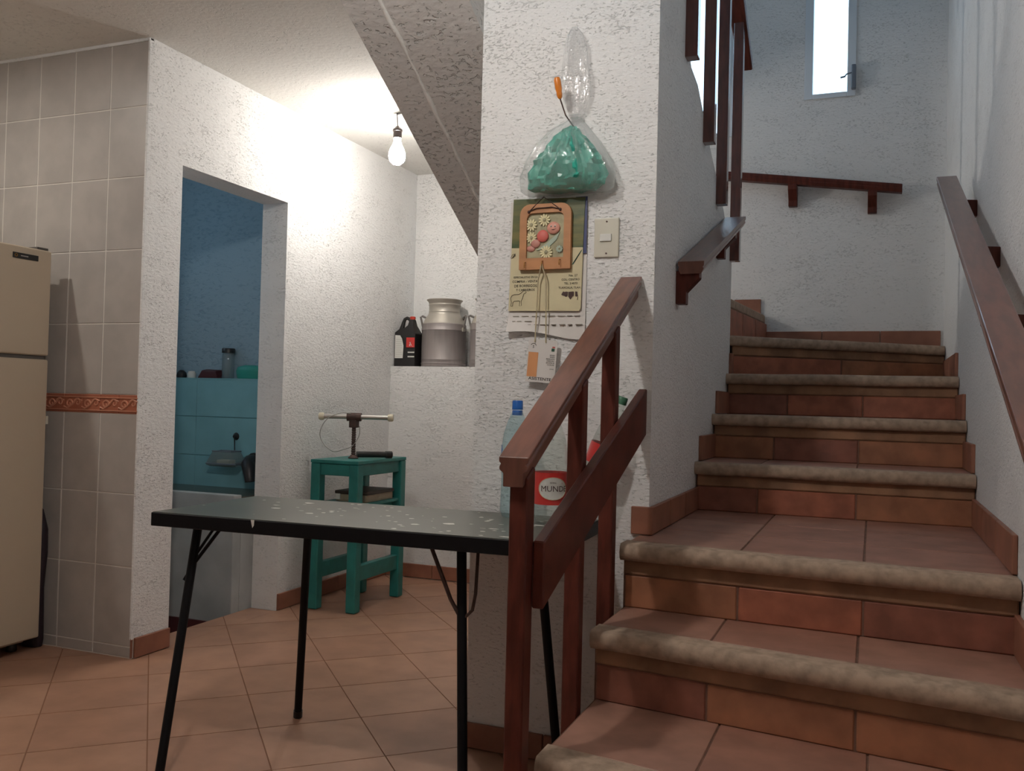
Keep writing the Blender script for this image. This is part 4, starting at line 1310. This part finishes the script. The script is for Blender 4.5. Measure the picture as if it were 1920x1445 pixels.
MB().tube([(-1.062 + 0.008 * math.cos(k), pf(0.0132), 1.558 + 0.008 * math.sin(k * 1.3)) for k in range(9)], 0.0007, 4).build('bird_print', 'ink', ca)

# wooden key plaque with relief
kp = thing('key_plaque', 'orange wooden key plaque with smiling caterpillar and daisies over the calendar', 'key holder', (-0.952, YP, 1.6))
cx0, cx1, cz0, cz1 = -1.036, -0.868, 1.512, 1.716


def arch(x0, x1, z0, z1, r):
    pts = [(x0, z0), (x1, z0)]
    for k in range(6):
        a = k / 5 * math.pi / 2
        pts.append((x1 - r + r * math.cos(a), z1 - r + r * math.sin(a)))
    for k in range(6):
        a = math.pi / 2 + k / 5 * math.pi / 2
        pts.append((x0 + r + r * math.cos(a), z1 - r + r * math.sin(a)))
    return pts


ap = arch(cx0, cx1, cz0, cz1, 0.032)
ip = arch(cx0 + 0.023, cx1 - 0.023, cz0 + 0.036, cz1 - 0.028, 0.018)
fm = MB()
n1 = len(ap)
yb_, yf_ = pf(0.013), pf(0.028)
fm.v = [Vector((x, yf_, z)) for x, z in ap] + [Vector((x, yf_, z)) for x, z in ip] + [Vector((x, yb_, z)) for x, z in ap] + [Vector((x, yb_, z)) for x, z in ip]
for k in range(n1):
    j_ = (k + 1) % n1
    fm.f += [(k, j_, n1 + j_, n1 + k), (2 * n1 + j_, 2 * n1 + k, 3 * n1 + k, 3 * n1 + j_), (j_, k, 2 * n1 + k, 2 * n1 + j_), (n1 + k, n1 + j_, 3 * n1 + j_, 3 * n1 + k)]
fm.build('frame', 'plaque_wood', kp, recalc=True)
MB().prism([(x, pf(0.019), z) for x, z in ip], (0, 0.005, 0)).build('field', 'plaque_field', kp)


def daisy(x, z, r, n=11, material='plaque_pale'):
    mb = MB()
    for k in range(n):
        a = 2 * math.pi * k / n
        c, s = math.cos(a), math.sin(a)
        pts = [(x + c * t - s * w_, z + s * t + c * w_) for t, w_ in ((r * 0.25, 0.0012), (r * 0.7, 0.0030), (r, 0.0016), (r, -0.0016), (r * 0.7, -0.0030), (r * 0.25, -0.0012))]
        mb.prism([(p[0], pf(0.0245), p[1]) for p in pts], (0, 0.0035, 0))
    d_ = mb.build('daisy', material, kp)
    MB().sphere((x, pf(0.025), z), r * 0.30, 10, (1, 0.5, 1)).build('daisy_centre', 'plaque_field', d_, smooth=80)


daisy(-0.999, 1.652, 0.019)
daisy(-0.956, 1.666, 0.019)
daisy(-0.998, 1.612, 0.018)
daisy(-0.948, 1.565, 0.021, 13)
daisy(-0.905, 1.574, 0.011, 9, 'plaque_leaf')
MB().sphere((-0.961, pf(0.022), 1.616), 0.0195, 18, (1, 0.40, 1)).build('body_ball', 'plaque_red', kp, smooth=80)
MB().sphere((-0.985, pf(0.021), 1.594), 0.016, 16, (1, 0.35, 0.9)).build('body_ball', 'plaque_rose', kp, smooth=80)
MB().sphere((-1.000, pf(0.0205), 1.578), 0.013, 16, (1.1, 0.3, 0.75)).build('body_ball', 'plaque_rose', kp, smooth=80)
fc_ = MB().sphere((-0.926, pf(0.022), 1.640), 0.0205, 20, (1.05, 0.42, 0.95)).build('face', 'plaque_pink', kp, smooth=80)
for s in (-1, 1):
    MB().sphere((-0.925 + s * 0.0065, pf(0.0298), 1.644), 0.0036, 10, (0.8, 0.5, 1)).build('eye', 'label_white', fc_, smooth=80)
    MB().sphere((-0.925 + s * 0.0065, pf(0.0316), 1.6432), 0.0016, 8).build('pupil', 'ink', fc_, smooth=80)
MB().tube([(-0.925 + 0.0115 * math.sin(a), pf(0.0296 - 0.002 * abs(math.sin(a))), 1.6415 - 0.0085 * math.cos(a)) for a in [-1.1 + 0.22 * k for k in range(11)]], 0.0014, 5).build('smile', 'maroon', fc_)
lf = MB().prism([(x, pf(0.0225), z) for x, z in ((-0.982, 1.572), (-0.945, 1.576), (-0.915, 1.604), (-0.905, 1.628), (-0.912, 1.622), (-0.935, 1.606), (-0.950, 1.592))], (0, 0.004, 0))
lf.build('leaf', 'plaque_leaf', kp, bevel=0.001, seg=1)
for k, x in enumerate((-1.014, -0.957, -0.900)):
    z = 1.529 + 0.003 * k
    MB().tube([(x, pf(0.028), z + 0.006), (x, pf(0.036), z + 0.004), (x, pf(0.040), z - 0.004), (x, pf(0.037), z - 0.012), (x, pf(0.034), z - 0.010)], 0.0014, 6).build('hook', 'brass', kp, smooth=60)
sc = MB()
sc.tube([(-1.004, pf(0.030), 1.694), (-0.960, pf(0.024), 1.738), (-0.905, pf(0.030), 1.697)], 0.0016, 6)
sc.tube([(-1.004, pf(0.030), 1.694), (-0.980, pf(0.031), 1.702), (-0.930, pf(0.031), 1.703), (-0.905, pf(0.030), 1.697)], 0.0017, 6)
sc.sphere((-1.006, pf(0.030), 1.692), 0.005, 8).sphere((-0.903, pf(0.030), 1.695), 0.005, 8)
sc.build('hanging_cord', 'cord', kp, smooth=60)

# event badge on a lanyard, hanging from the middle hook
bg = thing('event_badge', 'white and orange ASISTENTE badge on a tan lanyard below the calendar', 'badge', (-0.955, YP, 1.16))
yb2 = 0.026
rot = math.radians(-4)


def bq(u, v, d=yb2):
    x, z = u * math.cos(rot) - v * math.sin(rot), u * math.sin(rot) + v * math.cos(rot)
    return (-0.954 + x, pf(d), 1.2275 + z)


cw, ch = 0.0475, 0.066
MB().prism([bq(-cw, -ch), bq(cw, -ch), bq(cw, ch - 0.004), bq(cw - 0.004, ch), bq(-cw + 0.004, ch), bq(-cw, ch - 0.004)], (0, 0.0015, 0)).build('card', 'paper_white', bg)
MB().add([bq(-cw + 0.003, -ch + 0.016, 0.0264), bq(-0.012, -ch + 0.016, 0.0264), bq(-0.012, 0.026, 0.0264), bq(-cw + 0.003, 0.026, 0.0264)], [(0, 1, 2, 3)]).build('orange_panel', 'orange_print', bg)
bt_ = MB()
text_mb('ASISTENTE', 0.0125, lambda x, y: bq(x * 1.25, -ch + 0.0065 + y, 0.0268), bt_)
for k, (w0, z) in enumerate(((0.018, 0.018), (0.016, 0.012), (0.027, 0.006), (0.026, 0.000), (0.030, -0.006), (0.025, -0.012), (0.020, -0.024))):
    text_mb('EXPOSICION REGIONAL'[k:k + 8], 0.0058 if k < 6 else 0.004, lambda x, y, z=z, w0=w0: bq(0.043 + x * w0 / 0.026, z + y, 0.0268), bt_, 'RIGHT')
tag(bt_.build('badge_text', 'ink', bg), kind='stuff')
bl_ = MB()
bl_.tube([bq(-0.030 + 0.010 * math.cos(a), 0.043 + 0.010 * math.sin(a), 0.0268) for a in [0.4 + 0.37 * k for k in range(7)]], 0.0008, 4)
text_mb('S', 0.012, lambda x, y: bq(-0.030 + x, 0.039 + y, 0.0268), bl_)
bl_.build('badge_emblem', 'ink', bg)
MB().add([bq(0.030, 0.032, 0.0268), bq(0.040, 0.032, 0.0268), bq(0.040, 0.041, 0.0268), bq(0.030, 0.041, 0.0268)], [(0, 1, 2, 3)]).build('badge_square', 'green_print', bg)
MB().add([bq(0.032, 0.042, 0.0268), bq(0.041, 0.042, 0.0268), bq(0.041, 0.047, 0.0268), bq(0.032, 0.047, 0.0268)], [(0, 1, 2, 3)]).build('badge_mark', 'red_print', bg)
ly = MB()
ly.tube([(-0.957, pf(0.036), 1.527), (-0.970, pf(0.030), 1.48), (-0.974, pf(0.027), 1.36), (-0.976, pf(0.0285), 1.286)], 0.0022, 6)
ly.tube([(-0.957, pf(0.036), 1.527), (-0.944, pf(0.030), 1.48), (-0.942, pf(0.027), 1.36), (-0.940, pf(0.0285), 1.284)], 0.0022, 6)
ly.build('lanyard', 'cord_tan', bg, smooth=60)

# light switch
sw = thing('light_switch', 'beige light switch plate on the pillar right of the calendar', 'light switch', (-0.76, YP, 1.6))
MB().box((-0.799, pf(0.008), 1.546), (-0.722, YP + 0.001, 1.665)).build('plate', 'white_plastic', sw, bevel=0.003)
MB().box((-0.780, pf(0.013), 1.594), (-0.744, pf(0.007), 1.616)).build('rocker', 'label_white', sw, bevel=0.002)
for z in (1.557, 1.654):
    MB().lathe([(0.0028, 0), (0.0028, 0.0015), (0, 0.0018)], (-0.760, pf(0.008), z), 10, axis=(0, -1, 0)).build('screw', 'rust', sw)

# screwdriver stuck in the wall, holding up the bag
sd_ = thing('screwdriver', 'orange handled screwdriver stuck in the wall holding the bag', 'screwdriver', (-0.9, YP, 2.0))
a0, a1 = Vector((-0.908, 2.585, 2.089)), Vector((-0.900, 2.598, 2.025))
ax_ = (a1 - a0).normalized()
L_ = (a1 - a0).length
MB().lathe([(0, 0), (0.008, 0.002), (0.0105, 0.010), (0.0105, 0.036), (0.0085, 0.046), (0.0095, 0.052), (0.007, L_ - 0.004), (0.004, L_), (0, L_)], a0, 14, axis=ax_).build('handle', 'orange_handle', sd_, smooth=50)
MB().tube([a1, a1 + Vector((0.012, 0.02, -0.045)), Vector((-0.872, YP + 0.004, 1.95))], 0.0022, 6).build('shaft', 'rust', sd_)
# hanging clear bag with a teal bag inside
bgx = thing('hanging_bag', 'knotted clear plastic bag holding a crumpled teal bag on the pillar', 'bag', (-0.88, YP, 1.74))


def bag(rows, n, amp, seed, fold=7, square=1.0):
    """Gathered plastic bag: flattened rings with folds that fan out from the knot."""
    mb = MB()
    z0_, z1_ = rows[0][0], rows[-1][0]
    for (z, xa, xb, d) in rows:
        cx_, hw = (xa + xb) / 2, (xb - xa) / 2
        up_ = (z - z0_) / (z1_ - z0_)
        for k in range(n):
            a = 2 * math.pi * k / n
            ca_, sa_ = math.cos(a), math.sin(a)
            fx = math.copysign(abs(ca_) ** square, ca_)
            fy = math.copysign(abs(sa_) ** square, sa_)
            wob = mnoise.noise((ca_ * 3.0 + seed, sa_ * 3.0, z * 9))
            fld = math.sin(a * fold + seed + 2.2 * wob) * (0.35 + 0.65 * up_)
            wr = 1 + amp * (0.8 * wob + 0.6 * fld)
            yc = pf(0.004 + d) + d * fy * (1 + amp * 3.2 * fld)
            mb.v.append(Vector((cx_ + hw * fx * wr, min(yc, pf(0.003)), z + 0.004 * wob)))
    for i in range(len(rows) - 1):
        for k in range(n):
            mb.f.append((i * n + k, i * n + (k + 1) % n, (i + 1) * n + (k + 1) % n, (i + 1) * n + k))
    mb.f.append(tuple(range(n - 1, -1, -1)))
    mb.f.append(tuple(range((len(rows) - 1) * n, len(rows) * n)))
    return mb


def interp(rows, per):
    o = []
    for i in range(len(rows) - 1):
        for k in range(per):
            t = k / per
            o.append(tuple(a + (b_ - a) * t for a, b_ in zip(rows[i], rows[i + 1])))
    o.append(rows[-1])
    return o


low = [(1.742, -1.015, -0.755, 0.034), (1.752, -1.026, -0.732, 0.042), (1.79, -1.026, -0.728, 0.050), (1.84, -1.006, -0.748, 0.052), (1.89, -0.976, -0.780, 0.046), (1.935, -0.940, -0.812, 0.032), (1.965, -0.893, -0.838, 0.016), (1.978, -0.882, -0.846, 0.010)]
bag(interp(low, 3), 110, 0.05, 3, 17, 0.8).build('bag_body', 'bag_film', bgx, smooth=70)
up = [(1.978, -0.882, -0.846, 0.010), (2.00, -0.890, -0.832, 0.016), (2.05, -0.908, -0.816, 0.022), (2.09, -0.912, -0.817, 0.024), (2.14, -0.905, -0.828, 0.022), (2.19, -0.902, -0.832, 0.020), (2.235, -0.896, -0.848, 0.014), (2.262, -0.884, -0.868, 0.006)]
bag(interp(up, 3), 84, 0.08, 8, 11).build('bag_neck', 'bag_film', bgx, smooth=70)
inn = [(1.748, -0.975, -0.780, 0.024), (1.758, -1.000, -0.762, 0.034), (1.79, -1.002, -0.752, 0.041), (1.84, -0.972, -0.770, 0.042), (1.88, -0.946, -0.798, 0.036), (1.92, -0.912, -0.836, 0.024), (1.945, -0.885, -0.852, 0.012)]
ib = bag(interp(inn, 4), 72, 0.10, 15, 11)
for v in ib.v:
    q = Vector((v.x * 21, v.y * 21, v.z * 21))
    rdg = 1 - 2 * abs(mnoise.noise(q)) + 0.5 * (1 - 2 * abs(mnoise.noise(q * 2.3)))
    v.y -= 0.001 + 0.018 * max(0, rdg - 0.35) * (1 if v.y < pf(0.02) else 0)
    v.x += 0.010 * mnoise.noise((v.z * 42, v.x * 30, 7))
    v.z += 0.006 * mnoise.noise((v.z * 30, v.x * 45, 3))
    v.y = min(v.y, pf(0.004))
ib.build('teal_inner_bag', 'teal_bag', bgx, smooth=28)
MB().tube([(-0.880, pf(0.024), 1.982), (-0.864, pf(0.032), 1.976), (-0.848, pf(0.024), 1.980), (-0.852, pf(0.012), 1.985), (-0.876, pf(0.012), 1.985)], 0.006, 8, closed=True).build('knot', 'bag_film', bgx, smooth=60)

# tidy helper properties
for o in bpy.data.objects:
    if '_o' in o:
        del o['_o']
